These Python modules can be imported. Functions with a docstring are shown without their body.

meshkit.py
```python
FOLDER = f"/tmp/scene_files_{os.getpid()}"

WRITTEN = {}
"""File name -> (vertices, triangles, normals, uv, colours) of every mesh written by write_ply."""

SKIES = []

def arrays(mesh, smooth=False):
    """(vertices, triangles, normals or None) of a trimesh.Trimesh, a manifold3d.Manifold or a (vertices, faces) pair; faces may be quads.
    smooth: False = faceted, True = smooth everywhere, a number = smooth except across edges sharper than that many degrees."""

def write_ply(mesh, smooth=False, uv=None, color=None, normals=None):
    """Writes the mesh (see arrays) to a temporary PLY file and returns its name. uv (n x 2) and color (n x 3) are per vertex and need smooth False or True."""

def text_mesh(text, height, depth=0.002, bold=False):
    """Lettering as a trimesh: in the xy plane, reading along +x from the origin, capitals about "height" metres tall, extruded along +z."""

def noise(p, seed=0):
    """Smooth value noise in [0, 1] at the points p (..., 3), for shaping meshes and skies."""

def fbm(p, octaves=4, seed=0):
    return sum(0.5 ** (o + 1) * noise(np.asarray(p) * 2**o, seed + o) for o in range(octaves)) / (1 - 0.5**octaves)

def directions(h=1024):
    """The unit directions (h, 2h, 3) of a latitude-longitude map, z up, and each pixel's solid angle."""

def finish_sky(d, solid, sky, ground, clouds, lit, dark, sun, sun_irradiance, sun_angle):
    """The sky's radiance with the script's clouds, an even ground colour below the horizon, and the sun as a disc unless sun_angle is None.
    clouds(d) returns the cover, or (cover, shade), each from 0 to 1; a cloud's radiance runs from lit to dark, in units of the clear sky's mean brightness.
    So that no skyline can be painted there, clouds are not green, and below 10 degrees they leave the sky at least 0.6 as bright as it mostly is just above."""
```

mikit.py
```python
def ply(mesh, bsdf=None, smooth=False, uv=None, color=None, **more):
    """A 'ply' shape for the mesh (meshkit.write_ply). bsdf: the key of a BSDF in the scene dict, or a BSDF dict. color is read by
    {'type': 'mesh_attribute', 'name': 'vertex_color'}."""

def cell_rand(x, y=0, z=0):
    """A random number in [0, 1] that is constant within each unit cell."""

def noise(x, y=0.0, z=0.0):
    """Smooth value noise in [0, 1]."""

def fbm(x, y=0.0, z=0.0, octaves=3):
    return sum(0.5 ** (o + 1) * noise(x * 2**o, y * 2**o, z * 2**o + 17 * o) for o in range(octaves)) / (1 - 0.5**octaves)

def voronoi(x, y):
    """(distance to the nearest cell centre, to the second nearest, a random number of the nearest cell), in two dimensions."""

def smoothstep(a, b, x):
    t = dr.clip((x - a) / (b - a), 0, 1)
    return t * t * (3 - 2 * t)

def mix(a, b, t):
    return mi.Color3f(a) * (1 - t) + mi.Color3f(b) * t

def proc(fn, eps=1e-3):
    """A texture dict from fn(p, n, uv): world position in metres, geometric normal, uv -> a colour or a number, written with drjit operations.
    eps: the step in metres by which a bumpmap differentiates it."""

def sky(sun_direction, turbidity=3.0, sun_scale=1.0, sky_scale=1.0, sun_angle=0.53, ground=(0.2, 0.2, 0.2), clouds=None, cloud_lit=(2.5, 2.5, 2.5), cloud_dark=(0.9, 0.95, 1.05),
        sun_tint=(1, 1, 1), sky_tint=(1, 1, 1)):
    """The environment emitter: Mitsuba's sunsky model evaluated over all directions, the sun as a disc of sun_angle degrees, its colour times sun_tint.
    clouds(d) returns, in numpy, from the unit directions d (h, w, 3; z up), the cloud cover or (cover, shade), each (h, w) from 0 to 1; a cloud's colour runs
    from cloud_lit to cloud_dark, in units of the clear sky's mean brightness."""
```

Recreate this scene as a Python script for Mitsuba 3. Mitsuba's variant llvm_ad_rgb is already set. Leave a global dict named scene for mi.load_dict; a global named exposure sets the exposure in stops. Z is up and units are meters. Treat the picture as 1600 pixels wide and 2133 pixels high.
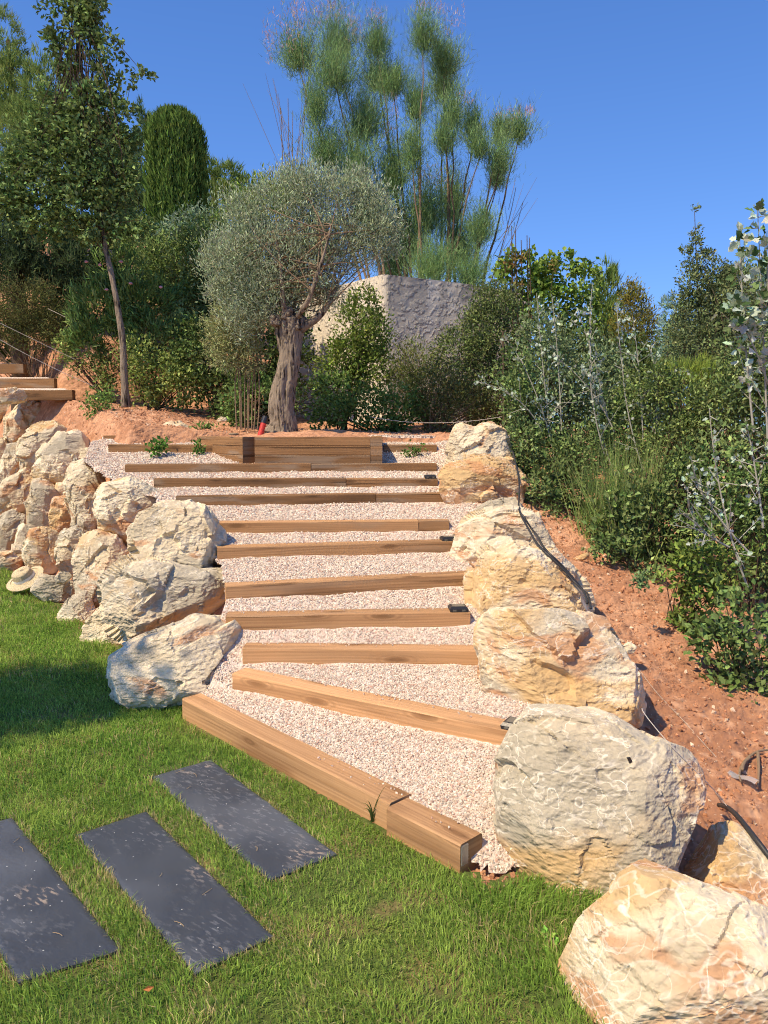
import math, random
import numpy as np, trimesh, shapely, shapely.geometry as sg
import drjit as dr
from scipy.spatial import cKDTree
import mitsuba as mi, mikit, meshkit
from mikit import proc, noise, voronoi, smoothstep, mix, cell_rand

def fbm(x, y=0.0, z=0.0, octaves=3):
    """mikit.fbm as a recorded loop, which compiles far faster than the unrolled sum."""
    x, y, z = mi.Float(x), mi.Float(y), mi.Float(z)
    n = mi.UInt32(octaves)
    def body(i, s, a, fr):
        return i + 1, s + a * noise(x * fr, y * fr, z * fr + 17.0 * mi.Float(i)), a * 0.5, fr * 2.0
    i, s, a, fr = dr.while_loop((mi.UInt32(0), mi.Float(0), mi.Float(0.5), mi.Float(1)), lambda i, s, a, fr: i < n, body)
    return s / (1 - 0.5 ** octaves)

# ---------------------------------------------------------------- camera, sky, exposure
F_PX, CX, CY = 1603.0, 800.0, 1066.5           # focal length in the photograph's pixels
EYE = np.array([0.0, 0.0, 1.62])
PITCH = math.atan((CY - 890.0) / F_PX)          # the camera looks a little down; the horizon lies at row 890
T4 = mi.ScalarTransform4f
look = [0.0, math.cos(PITCH), -math.sin(PITCH)]
scene, labels = {}, {}
scene['camera'] = {'type': 'perspective', 'fov': 2 * math.degrees(math.atan(CX / F_PX)), 'fov_axis': 'x',
                   'near_clip': 0.05, 'far_clip': 2000.0,
                   'to_world': T4().look_at(origin=EYE.tolist(), target=(EYE + np.array(look)).tolist(), up=[0, 0, 1])}
SUN = np.array([-0.75 * math.cos(math.radians(50)), -0.66 * math.cos(math.radians(50)), math.sin(math.radians(50))])
scene['sky_light'] = mikit.sky(SUN.tolist(), turbidity=2.6, sun_scale=1.12, sky_tint=(0.78, 1.06, 1.52), sun_tint=(1.0, 0.97, 0.89))
exposure = 1.75

def ray(px, py):
    a, b = (px - CX) / F_PX, (py - CY) / F_PX
    return np.array([a, math.cos(PITCH) - b * math.sin(PITCH), -b * math.cos(PITCH) - math.sin(PITCH)])
def aty(px, py, y):
    d = ray(px, py); return EYE + d * (y / d[1])
def atz(px, py, z):
    d = ray(px, py); return EYE + d * ((z - EYE[2]) / d[2])

# ---------------------------------------------------------------- naming
def numbered(base):
    k, i = base, 0
    while k in used:
        i += 1; k = f'{base}_{i:03d}'
    used.add(k); return k
used = set()
def thing(name, label, cat, group=None, kind=None):
    k = numbered(name); labels[k] = {'label': label, 'category': cat}
    if group: labels[k]['group'] = group
    if kind: labels[k]['kind'] = kind
    return k
def part(parent, name, mesh, bsdf, smooth=False, label=None, kind=None, **kw):
    k = numbered(parent + '__' + name); scene[k] = mikit.ply(mesh, bsdf, smooth=smooth, **kw)
    if label or kind: labels[k] = {}
    if label: labels[k]['label'] = label
    if kind: labels[k]['kind'] = kind
    return k
def solo(name, label, cat, mesh, bsdf, smooth=False, group=None, kind=None, **kw):
    k = thing(name, label, cat, group, kind); scene[k] = mikit.ply(mesh, bsdf, smooth=smooth, **kw); return k
def structure(name, mesh, bsdf, smooth=False, **kw):
    k = numbered(name); scene[k] = mikit.ply(mesh, bsdf, smooth=smooth, **kw); labels[k] = {'kind': 'structure'}; return k

def nrm(v): return v / np.maximum(np.linalg.norm(v, axis=-1, keepdims=True), 1e-12)
def sstep(a, b, x):
    t = np.clip((x - a) / (b - a), 0, 1); return t * t * (3 - 2 * t)
def tri(v, f): return trimesh.Trimesh(np.asarray(v, float), np.asarray(f, int), process=False)
def cat(ms): return trimesh.util.concatenate(ms)

# ---------------------------------------------------------------- materials
def principled(col, rough=0.8, spec=0.3, **kw):
    c = {'type': 'rgb', 'value': list(col)} if isinstance(col, (tuple, list)) else col
    return {'type': 'twosided', 'b': {'type': 'principled', 'base_color': c, 'roughness': rough, 'specular': spec, **kw}}
def bumped(b, fn, scale, eps=2e-3):
    return {'type': 'twosided', 'b': {'type': 'bumpmap', 'arbitrary': proc(fn, eps), 'scale': scale, 'n': b['b']}}
VC = {'type': 'mesh_attribute', 'name': 'vertex_color'}

def soil_col(p, n, uv):
    a = fbm(p.x * 1.7, p.y * 1.7, p.z * 1.7, 3); b = fbm(p.x * 14, p.y * 14, p.z * 14, 3); c = noise(p.x * 90, p.y * 90, p.z * 90)
    col = mix((0.35, 0.172, 0.095), (0.55, 0.305, 0.18), smoothstep(0.3, 0.72, a * 0.5 + b * 0.5))
    col = mix(col, (0.60, 0.37, 0.225), smoothstep(0.62, 0.8, b) * 0.5)
    return mix(col, (0.66, 0.50, 0.36), smoothstep(0.84, 0.93, c) * 0.6)
def soil_h(p, n, uv): return fbm(p.x * 22, p.y * 22, p.z * 22, 4)
scene['m_soil'] = bumped(principled(proc(soil_col), 0.95, 0.1), soil_h, 0.05)

def turf_col(p, n, uv):
    a = fbm(p.x * 6, p.y * 6, 0.0, 3); b = noise(p.x * 80, p.y * 80, 0.0)
    return mix(mix((0.11, 0.15, 0.04), (0.26, 0.20, 0.09), smoothstep(0.45, 0.75, a)), (0.03, 0.04, 0.012), b * 0.6)
scene['m_turf'] = principled(proc(turf_col), 0.95, 0.1)

def gravel_col(p, n, uv):
    d, e, r = voronoi(p.x * 95, p.y * 95)
    col = mix((0.60, 0.47, 0.385), (0.72, 0.65, 0.555), r)
    return mix(col, (0.22, 0.13, 0.10), smoothstep(0.05, 0.0, e - d) * 0.7)
scene['m_gravel_bed'] = bumped(principled(proc(gravel_col), 0.9, 0.2), lambda p, n, uv: 1.0 - voronoi(p.x * 95, p.y * 95)[0], 0.006, 1e-3)
scene['m_pebble'] = principled(VC, 0.75, 0.25)

def voronoi(x, y):
    """Distances to the nearest and second nearest cell centre and the nearest cell's random number, as a recorded loop."""
    x, y = mi.Float(x), mi.Float(y)
    def body(i, first, second, which):
        cx, cy = dr.floor(x) + mi.Float(i // 3) - 1, dr.floor(y) + mi.Float(i % 3) - 1
        d = dr.sqrt(dr.square(cx + cell_rand(cx, cy, 1) - x) + dr.square(cy + cell_rand(cx, cy, 2) - y))
        near = d < first
        return i + 1, dr.minimum(first, d), dr.select(near, first, dr.minimum(second, d)), dr.select(near, cell_rand(cx, cy, 3), which)
    r = dr.while_loop((mi.Int32(0), mi.Float(9), mi.Float(9), mi.Float(0)), lambda i, f, s, w: i < 9, body)
    return r[1], r[2], r[3]

# One wood for all sleepers; the whole part of uv.y / 100 says how weathered the piece is (0 pale, 1 tan, 2 brown).
def wood_col(p, n, uv):
    k = dr.floor(uv.y / 100 + 0.2); u, v = uv.x, uv.y - 100 * k; k2 = k * 0.5
    light = mix((0.56, 0.335, 0.17), (0.27, 0.152, 0.070), k2); mid = mix((0.45, 0.25, 0.115), (0.20, 0.106, 0.046), k2); dark = mix((0.21, 0.105, 0.045), (0.08, 0.042, 0.019), k2)
    w = fbm(u * 1.3, v * 7, 0.0, 3)
    g = noise(u * 2.2, (v + 0.03 * w) * 160, 1.0); g2 = noise(u * 5, (v + 0.05 * w) * 420, 4.0)
    ring = 0.5 + 0.5 * dr.sin((v + 0.035 * w) * 330)
    c = mix(light, mid, smoothstep(0.2, 0.85, 0.45 * g + 0.25 * g2 + 0.3 * ring))
    c = mix(c, dark, smoothstep(0.58, 0.8, fbm(u * 1.1 + 9, v * 9, 3.0, 3)) * 0.6)
    d, e, r = voronoi(u * 2.3, v * 9.0)
    on = dr.select(r > 0.72, 1.0, 0.0)
    c = mix(c, dark, on * smoothstep(0.22, 0.05, d) * 0.8)
    c = c * (0.72 + 0.55 * fbm(u * 0.9 + 21, v * 3, 5.0, 3)) * (0.84 + 0.30 * cell_rand(dr.floor(u / 3.7 + 0.02), 3, 1))
    c = mix(c, (0.30, 0.25, 0.19), smoothstep(0.52, 0.75, fbm(u * 2.3, v * 12, 8.0, 3)) * 0.45 * k2)      # greying
    c = mix(c, dark * 0.6, smoothstep(0.82, 0.9, noise(u * 1.6, (v + 0.02 * w) * 75, 9.0)) * (0.25 + 0.5 * k2))      # drying cracks
    return mix(c, mix(dark, mid, 0.4), on * (0.5 + 0.5 * dr.sin(d * 55)) * smoothstep(0.45, 0.15, d) * 0.5)
def wood_h(p, n, uv):
    return noise(uv.x * 3, uv.y * 190, 0.0) + 0.6 * noise(uv.x * 160, uv.y * 40, 2.0)
scene['m_wood'] = bumped(principled(proc(wood_col), 0.78, 0.25), wood_h, 0.0012, 6e-4)
WOOD = {'m_wood_pale': 0, 'm_wood_tan': 1, 'm_wood_brown': 2}

# One limestone for all boulders; uv carries how ochre, rusty and grey a boulder is: uv.x = ochre + 4 * (ten times grey), uv.y = rust.
def rock_col(p, n, uv):
    g10 = dr.floor(uv.x / 4); ochre, rust, grey = uv.x - 4 * g10, uv.y, g10 * 0.1
    x, y, z = p.x, p.y, p.z
    wx, wy = fbm(x * 2.2, y * 2.2, z * 2.2, 3) - 0.5, fbm(x * 2.2 + 31, y * 2.2, z * 2.2 + 7, 3) - 0.5
    X, Y, Z = x + wx * 0.55, y + wy * 0.55, z + (wx - wy) * 0.4
    a = fbm(X * 3.2, Y * 3.2, Z * 5.0, 4); b = fbm(X * 2.1 + 11, Y * 2.1, Z * 3.0 + 5, 4); f = fbm(x * 26, y * 26, z * 26, 3)
    c = mix((0.56, 0.47, 0.315), (0.70, 0.61, 0.43), smoothstep(0.35, 0.65, a))
    c = mix(c, (0.37, 0.335, 0.25), smoothstep(0.62 - 0.25 * grey, 0.80 - 0.25 * grey, fbm(X * 1.5 - 4, Y * 1.5, Z * 2 + 8, 3)) * 0.8)
    c = mix(c, (0.54, 0.345, 0.135), smoothstep(0.70 - 0.22 * ochre, 0.88 - 0.22 * ochre, b) * 0.75)
    c = mix(c, (0.47, 0.235, 0.11), smoothstep(0.72 - 0.2 * rust, 0.86 - 0.2 * rust, fbm(X * 3.6 + 3, Y * 3.6 + 8, Z * 7, 4)) * 0.75)
    wv = fbm(x * 4 + 3, y * 4 + 1, z * 4, 4); wv2 = fbm(x * 5 + 13, y * 5, z * 5 + 4, 4)
    v1 = dr.abs(dr.sin(x * 13 + y * 7 - z * 11 + 17 * wv)); v2 = dr.abs(dr.sin(y * 12 - x * 9 + z * 15 + 19 * wv2)); v3 = dr.abs(fbm(X * 17 + 6, Y * 17 + 3, Z * 23, 3) - 0.5)
    m1 = smoothstep(0.44, 0.62, fbm(x * 5.1 + 8, y * 5.1, z * 5.1, 3)); m2 = smoothstep(0.46, 0.64, fbm(x * 6.3 - 8, y * 6.3 + 4, z * 6.3, 3))
    c = mix(c, (0.83, 0.77, 0.63), smoothstep(0.15, 0.02, v1) * (0.30 + 0.035 * g10) * m1 * f * 1.7)
    c = mix(c, (0.83, 0.77, 0.63), smoothstep(0.11, 0.02, v2) * (0.28 + 0.035 * g10) * m2 * f * 1.7)
    c = mix(c, (0.82, 0.76, 0.62), smoothstep(0.045, 0.006, v3) * 0.45 * dr.maximum(m1, m2))
    return c * (0.84 + 0.32 * f)
def rock_h(p, n, uv):
    x, y, z = p.x, p.y, p.z
    r = dr.abs(fbm(x * 11 + 4 * y, y * 11 - 3 * z, z * 21, 4) - 0.5)
    return 1 - 2 * r + 0.7 * fbm(x * 48, y * 48, z * 75, 3)
scene['m_rock'] = bumped(principled(proc(rock_col), 0.82, 0.25), rock_h, 0.018, 2.5e-3)
ROCK = {'m_rock_pale': (0.65, 0.5, 5), 'm_rock_cream': (0.85, 0.8, 3), 'm_rock_ochre': (1.3, 0.65, 7), 'm_rock_rust': (1.45, 1.35, 9), 'm_rock_grey': (0.6, 0.6, 14)}
def rock_uv(kind, m):
    o, r, g = ROCK[kind]; return np.tile([o + 4 * g + .001, r], (len(m.vertices), 1))

def slate_col(p, n, uv):
    a = fbm(p.x * 3, p.y * 3, 0.0, 3); u, v = p.x * 0.8 - p.y * 0.6, p.x * 0.6 + p.y * 0.8
    c = mix((0.052, 0.061, 0.074), (0.095, 0.108, 0.125), smoothstep(0.3, 0.7, a))
    s = fbm(u * 38, v * 105, 0.0, 4); m = smoothstep(0.42, 0.72, fbm(p.x * 4.5 + 7, p.y * 4.5, 2.0, 3))
    c = mix(c, (0.30, 0.31, 0.32), smoothstep(0.52, 0.84, s) * m * 0.38)
    c = mix(c, (0.40, 0.33, 0.26), smoothstep(0.66, 0.8, fbm(p.x * 6 + 1, p.y * 6 + 5, 0.0, 3)) * smoothstep(0.5, 0.7, s) * 0.7)
    d, e, r = voronoi(p.x * 34, p.y * 34)
    return mix(c, (0.62, 0.62, 0.58), smoothstep(0.10, 0.05, d) * dr.select(r > 0.94, 0.8, 0.0))
scene['m_slate'] = bumped(principled(proc(slate_col), 0.42, 0.5), lambda p, n, uv: fbm(p.x * 9, p.y * 9, p.z * 20, 4) + 0.15 * noise(p.x * 90, p.y * 220, 0.0), 0.010)

def wall_col(p, n, uv):
    a = fbm(p.x * 1.4, p.y * 1.4, p.z * 1.4, 4); s = fbm(p.x * 5, p.y * 5, p.z * 0.5, 3)
    c = mix((0.60, 0.54, 0.42), (0.74, 0.68, 0.56), a)
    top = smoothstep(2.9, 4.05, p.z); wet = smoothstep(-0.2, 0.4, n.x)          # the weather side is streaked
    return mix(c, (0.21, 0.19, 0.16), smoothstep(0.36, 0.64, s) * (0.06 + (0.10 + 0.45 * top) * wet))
def wall_h(p, n, uv):
    r = fbm(p.x * 4.2, p.y * 4.2, p.z * 4.2, 4); g = fbm(p.x * 16, p.y * 16, p.z * 13, 4)
    return r + 0.8 * smoothstep(0.5, 0.66, g)
scene['m_wall'] = bumped(principled(proc(wall_col), 0.9, 0.2), wall_h, 0.020, 6e-3)

# one bark: the vertex colour tells trees apart, the texture gives its furrows
def bark_h(p, n, uv): return 1.0 - 2.2 * dr.abs(fbm(p.x * 34 + 1.5 * p.z, p.y * 34, p.z * 4.5, 4) - 0.5)
def bark_col(p, n, uv): return mix((0.026, 0.020, 0.015), (0.27, 0.22, 0.165), smoothstep(0.45, 0.86, 0.75 * bark_h(p, n, uv) + 0.3 * fbm(p.x * 5, p.y * 5, p.z * 5, 3)))
scene['m_bark'] = bumped(principled(proc(bark_col), 0.9, 0.15), bark_h, 0.02)
scene['m_bark_dark'] = principled((0.10, 0.072, 0.05), 0.9, 0.15)
scene['m_twig'] = principled((0.25, 0.18, 0.115), 0.9, 0.15)
scene['m_twig_white'] = principled((0.36, 0.36, 0.30), 0.8, 0.2)
def leafbsdf(rough, trans, spec_eta=1.45):
    return {'type': 'principledthin', 'base_color': VC, 'roughness': rough, 'diff_trans': trans, 'eta': spec_eta}
scene['m_leaf_gloss'] = leafbsdf(0.30, 0.36)
scene['m_leaf'] = leafbsdf(0.45, 0.42)
scene['m_needle'] = leafbsdf(0.6, 0.7)
scene['m_grass'] = leafbsdf(0.45, 0.85)
scene['m_poplar'] = leafbsdf(0.6, 0.55)
scene['m_black_plastic'] = principled((0.022, 0.022, 0.025), 0.35, 0.5)
scene['m_pipe'] = principled((0.035, 0.035, 0.037), 0.5, 0.4)
scene['m_panel'] = principled((0.13, 0.125, 0.105), 0.25, 0.6)
scene['m_red'] = principled((0.55, 0.045, 0.03), 0.45, 0.4)
scene['m_cord'] = principled((0.55, 0.50, 0.43), 0.8, 0.2)
def straw_col(p, n, uv):
    return mix((0.46, 0.36, 0.20), (0.70, 0.60, 0.40), noise(p.x * 160, p.y * 160, p.z * 160))
scene['m_straw'] = bumped(principled(proc(straw_col), 0.85, 0.2), lambda p, n, uv: noise(p.x * 190, p.y * 190, p.z * 190), 0.006)
scene['m_band'] = principled((0.78, 0.77, 0.75), 0.8, 0.2)
scene['m_metal'] = principled((0.42, 0.42, 0.40), 0.45, 0.5, metallic=0.7)
scene['m_dryleaf'] = principled((0.45, 0.16, 0.05), 0.7, 0.3)
scene['m_straw_needle'] = principled((0.42, 0.30, 0.16), 0.8, 0.2)
scene['m_film'] = {'type': 'thindielectric', 'int_ior': 1.5}
scene['m_flower'] = principled((0.75, 0.36, 0.42), 0.7, 0.2)

# ---------------------------------------------------------------- ground shape
BW, BH = 0.125, 0.13                           # sleeper width (front to back) and height
# front top edge of each step's sleeper: left pixel, right pixel, height of its top
STEPS = [((372, 1459), (959, 1760), .12), ((484, 1402), (1095, 1529.5), .245), ((505, 1350), (1003, 1355), .345), ((470, 1283), (980, 1275), .49),
         ((470, 1221), (987, 1195), .62), ((452, 1140), (953, 1127), .745), ((436, 1088), (936, 1084), .87), ((366, 1034), (925, 1027), 1.015),
         ((320, 997), (912, 996), 1.13), ((260, 967), (910, 965), 1.245)]
LINES = [(atz(*a, z), atz(*b, z)) for a, b, z in STEPS]
LINES[0] = (atz(372, 1459, .12), atz(959, 1760, .12))
def level(a, b, y):
    p, q = aty(*a, y), aty(*b, y); q[2] = p[2]; return p, q
LINES.append(level((225, 926), (910, 931), 8.55)); LINES.append(level((215, 907), (700, 908), 9.15))
def lineinfo(k, x, y):
    A, B = LINES[k]; u = (B - A)[:2]; L = np.linalg.norm(u); u = u / L; n = np.array([-u[1], u[0]])
    return (x - A[0]) * n[0] + (y - A[1]) * n[1], (x - A[0]) * u[0] + (y - A[1]) * u[1], L
def stair(x, y):
    """Gravel level of the flight; past the ends of the sleepers it becomes an even ramp."""
    x, y = np.asarray(x, float), np.asarray(y, float)
    K = len(LINES); info = [lineinfo(k, x, y) for k in range(K)]
    z = np.zeros_like(x); zr = np.zeros_like(x); out = np.zeros_like(x)
    s0 = info[0][0]
    zr = np.maximum(0, LINES[0][0][2] - .05 + np.minimum(s0, 0) * .45)
    over = lambda k: np.maximum(0, np.maximum(-info[k][1], info[k][1] - info[k][2]))
    out = over(0)
    for k in range(K):
        s, al, L = info[k]; zk = LINES[k][0][2]
        m = s >= 0
        if k < K - 1:
            sn = np.maximum(-info[k + 1][0], 1e-3); zn = LINES[k + 1][0][2]
            t = np.clip((s - BW) / np.maximum(s - BW + sn, 1e-3), 0, 1)
            zz = np.where(s < BW, zk - .085 + .073 * s / BW, (zk - .012) + (zn - .09 - zk + .012) * t ** 1.2)
            tr = np.clip(s / np.maximum(s + sn, 1e-3), 0, 1); zrr = zk - .05 + (zn - zk) * tr
            o = np.minimum(over(k), over(k + 1)) if k < K - 2 else over(k)
        else:
            zz = np.full_like(x, zk - .012); zrr = zz; o = np.zeros_like(x)
        z = np.where(m, zz, z); zr = np.where(m, zrr, zr); out = np.where(m, o, out)
    w = sstep(0.0, 0.16, out)
    r = z * (1 - w) + zr * w
    spill = .012 + np.maximum(0, y - 2.60 - .22 * (x - .28)) * .5      # gravel spilling round the right end of the lowest sleeper
    return np.where((x > .285) & (y < 3.7), np.minimum(r, spill), r)
WA, WB = np.array([-1.05, 4.35]), np.array([-4.4, 8.75])      # foot of the rockery along the lawn
WU = (WB - WA) / np.linalg.norm(WB - WA); WN = np.array([WU[1], -WU[0]])
def terrace(x, y):
    bank = .9 * sstep(12.2, 13.4, y) * sstep(-3.7, -5.0, x)
    hill = .30 * np.clip(y - 13.8, 0, 15) * sstep(1.5, -4.0, x)
    return hill + 1.5 + .125 * np.maximum(0, -x - 1.5) + .05 * (y - 9) * (y < 40) + 1.55 * (y >= 40) + bank + .07 * np.exp(-((x + .95) / .8) ** 2 - ((y - 9.2) / .5) ** 2)
def bank_right(x, y):
    r = np.interp(y, [0, 1, 3, 4.2, 8, 9, 12, 40], [-.1, -.1, -.05, .25, 1.27, 1.5, 1.65, 2.4])
    return r - .25 * np.clip(x - .95, 0, 4.5)
def rough(x, y, amp=1.0):
    p = np.stack([x, y, np.zeros_like(x)], -1)
    return amp * (.10 * (meshkit.fbm(p * 1.6, 3, 4) - .5) + .06 * (meshkit.fbm(p * 7, 3, 8) - .5) + .035 * (meshkit.fbm(p * 17, 2, 12) - .5))
def terrain(x, y):
    x, y = np.asarray(x, float), np.asarray(y, float)
    G = stair(x, y) - .03
    tz = terrace(x, y)
    lo = tz - .7 * np.maximum(0, 8.9 - y + .6 * (x + 3))
    U = np.where(y > 9.1, tz, np.maximum(G, lo))
    d = (x - WA[0]) * WN[0] + (y - WA[1]) * WN[1]
    lim = np.maximum(d - .34, 0) * 1.75 + np.maximum(0, x + 1.0) * 6
    U = np.minimum(U, np.where(d > 0, lim, np.maximum(0, x + 1.0) * 6 * (y > 3)))
    U = np.maximum(U, 0)
    in_front = lineinfo(0, x, y)[0] < np.where(x < .285, .085, 0)
    U = np.where(in_front & (y < 9), np.where(x < .285, 0, np.minimum(U, .0)), U)
    w = sstep(.95, 1.25, x)
    soil = np.clip(np.maximum(sstep(.1, .6, d) * (y > 4.4), w), 0, 1) * (np.abs(y) < 60)
    ingrav = shapely.contains_xy(GRAVEL, x, y)
    return U * (1 - w) + np.minimum(bank_right(x, y), np.where(y < 3.4, .02 + .25 * np.maximum(0, y - 2.6), 9)) * w + rough(x, y) * soil * np.where(ingrav, .15, 1.0) - np.where(ingrav, .02, 0)
GRAVEL = sg.Polygon([(-1.09, 4.19), (-.98, 4.32), (-1.0, 4.8), (-1.16, 5.4), (-1.42, 6.0), (-2.02, 6.8), (-2.66, 7.5), (-3.15, 8.1), (-3.4, 9.0), (-3.3, 9.26), (-1.9, 9.3), (.5, 9.3), (.85, 8.9), (.95, 8.0), (1.05, 6),
                     (1.0, 4.0), (.95, 3.1), (.85, 2.82), (.62, 2.70), (.42, 2.63), (.312, 2.66), (.30, 2.73)])
def axis(dense0, dense1, step, far):
    d = np.arange(dense0, dense1 + 1e-6, step); g = np.geomspace(step * 3, far, 26)
    return np.r_[(dense0 - g)[::-1], d, dense1 + g]
def sheet(xs, ys, zf):
    X, Y = np.meshgrid(xs, ys); Z = zf(X, Y); nx = len(xs)
    i, j = np.meshgrid(np.arange(len(ys) - 1), np.arange(nx - 1), indexing='ij'); a = i * nx + j
    f = np.stack([a, a + 1, a + nx + 1, a + nx], -1).reshape(-1, 4)
    return np.stack([X, Y, Z], -1).reshape(-1, 3), np.vstack([f[:, [0, 1, 2]], f[:, [0, 2, 3]]])
def clip_sheet(poly, step, zf):
    x0, y0, x1, y1 = poly.bounds
    v, f = sheet(np.arange(x0, x1 + step, step), np.arange(y0, y1 + step, step), zf)
    c = v[f].mean(1); f = f[shapely.contains_xy(poly, c[:, 0], c[:, 1])]
    m = tri(v, f); m.remove_unreferenced_vertices(); return m
gv, gf = sheet(axis(-8, 4.6, .045, 500), axis(1.0, 14.0, .045, 500), terrain)
ground_mesh = tri(gv, gf)
structure('ground', ground_mesh, 'm_soil', smooth=True)
gravel_mesh = clip_sheet(GRAVEL, .03, lambda x, y: stair(x, y) + .026 * (meshkit.fbm(np.stack([x * 5, y * 5, 0 * x], -1), 3, 2) - .5))
structure('gravel_path', gravel_mesh, 'm_gravel_bed', smooth=True)

# slate slabs (corners on the lawn, from their measured outline)
SLZ = .022
def P2(*pts): return np.array([atz(px, py, SLZ)[:2] for px, py in pts])
slabs = [P2((316, 1616), (439, 1580), (701, 1776), (562, 1831)), P2((159, 1736), (304, 1687), (570, 1947), (407, 2025))]
tr, br, bl = P2((25, 1702), (252, 1975), (47, 2041)); e = (slabs[1][1] - slabs[1][0]); tl = tr - nrm(br - bl) * np.linalg.norm(e)
slabs.append(np.array([tl, tr, br, tr * 0 + br - nrm(br - bl) * np.linalg.norm(e)]))
b1A, b1B = LINES[0]
LAWN = sg.Polygon([(-9, .2), (.95, .2), (.95, 2.3), (.92, 2.70), (.62, 2.64), (.50, 2.60), (.38, 2.53), (.27, 2.62), (b1A[0], b1A[1]), (-1.12, 4.38), tuple(WB), (-7, 12.1), (-12, 12.1)])
structure('lawn', clip_sheet(LAWN.buffer(.05), .05, lambda x, y: 0 * x + .006 + .01 * (meshkit.fbm(np.stack([x * 2, y * 2, 0 * x], -1), 2, 3) - .5)), 'm_turf', smooth=True)

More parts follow.
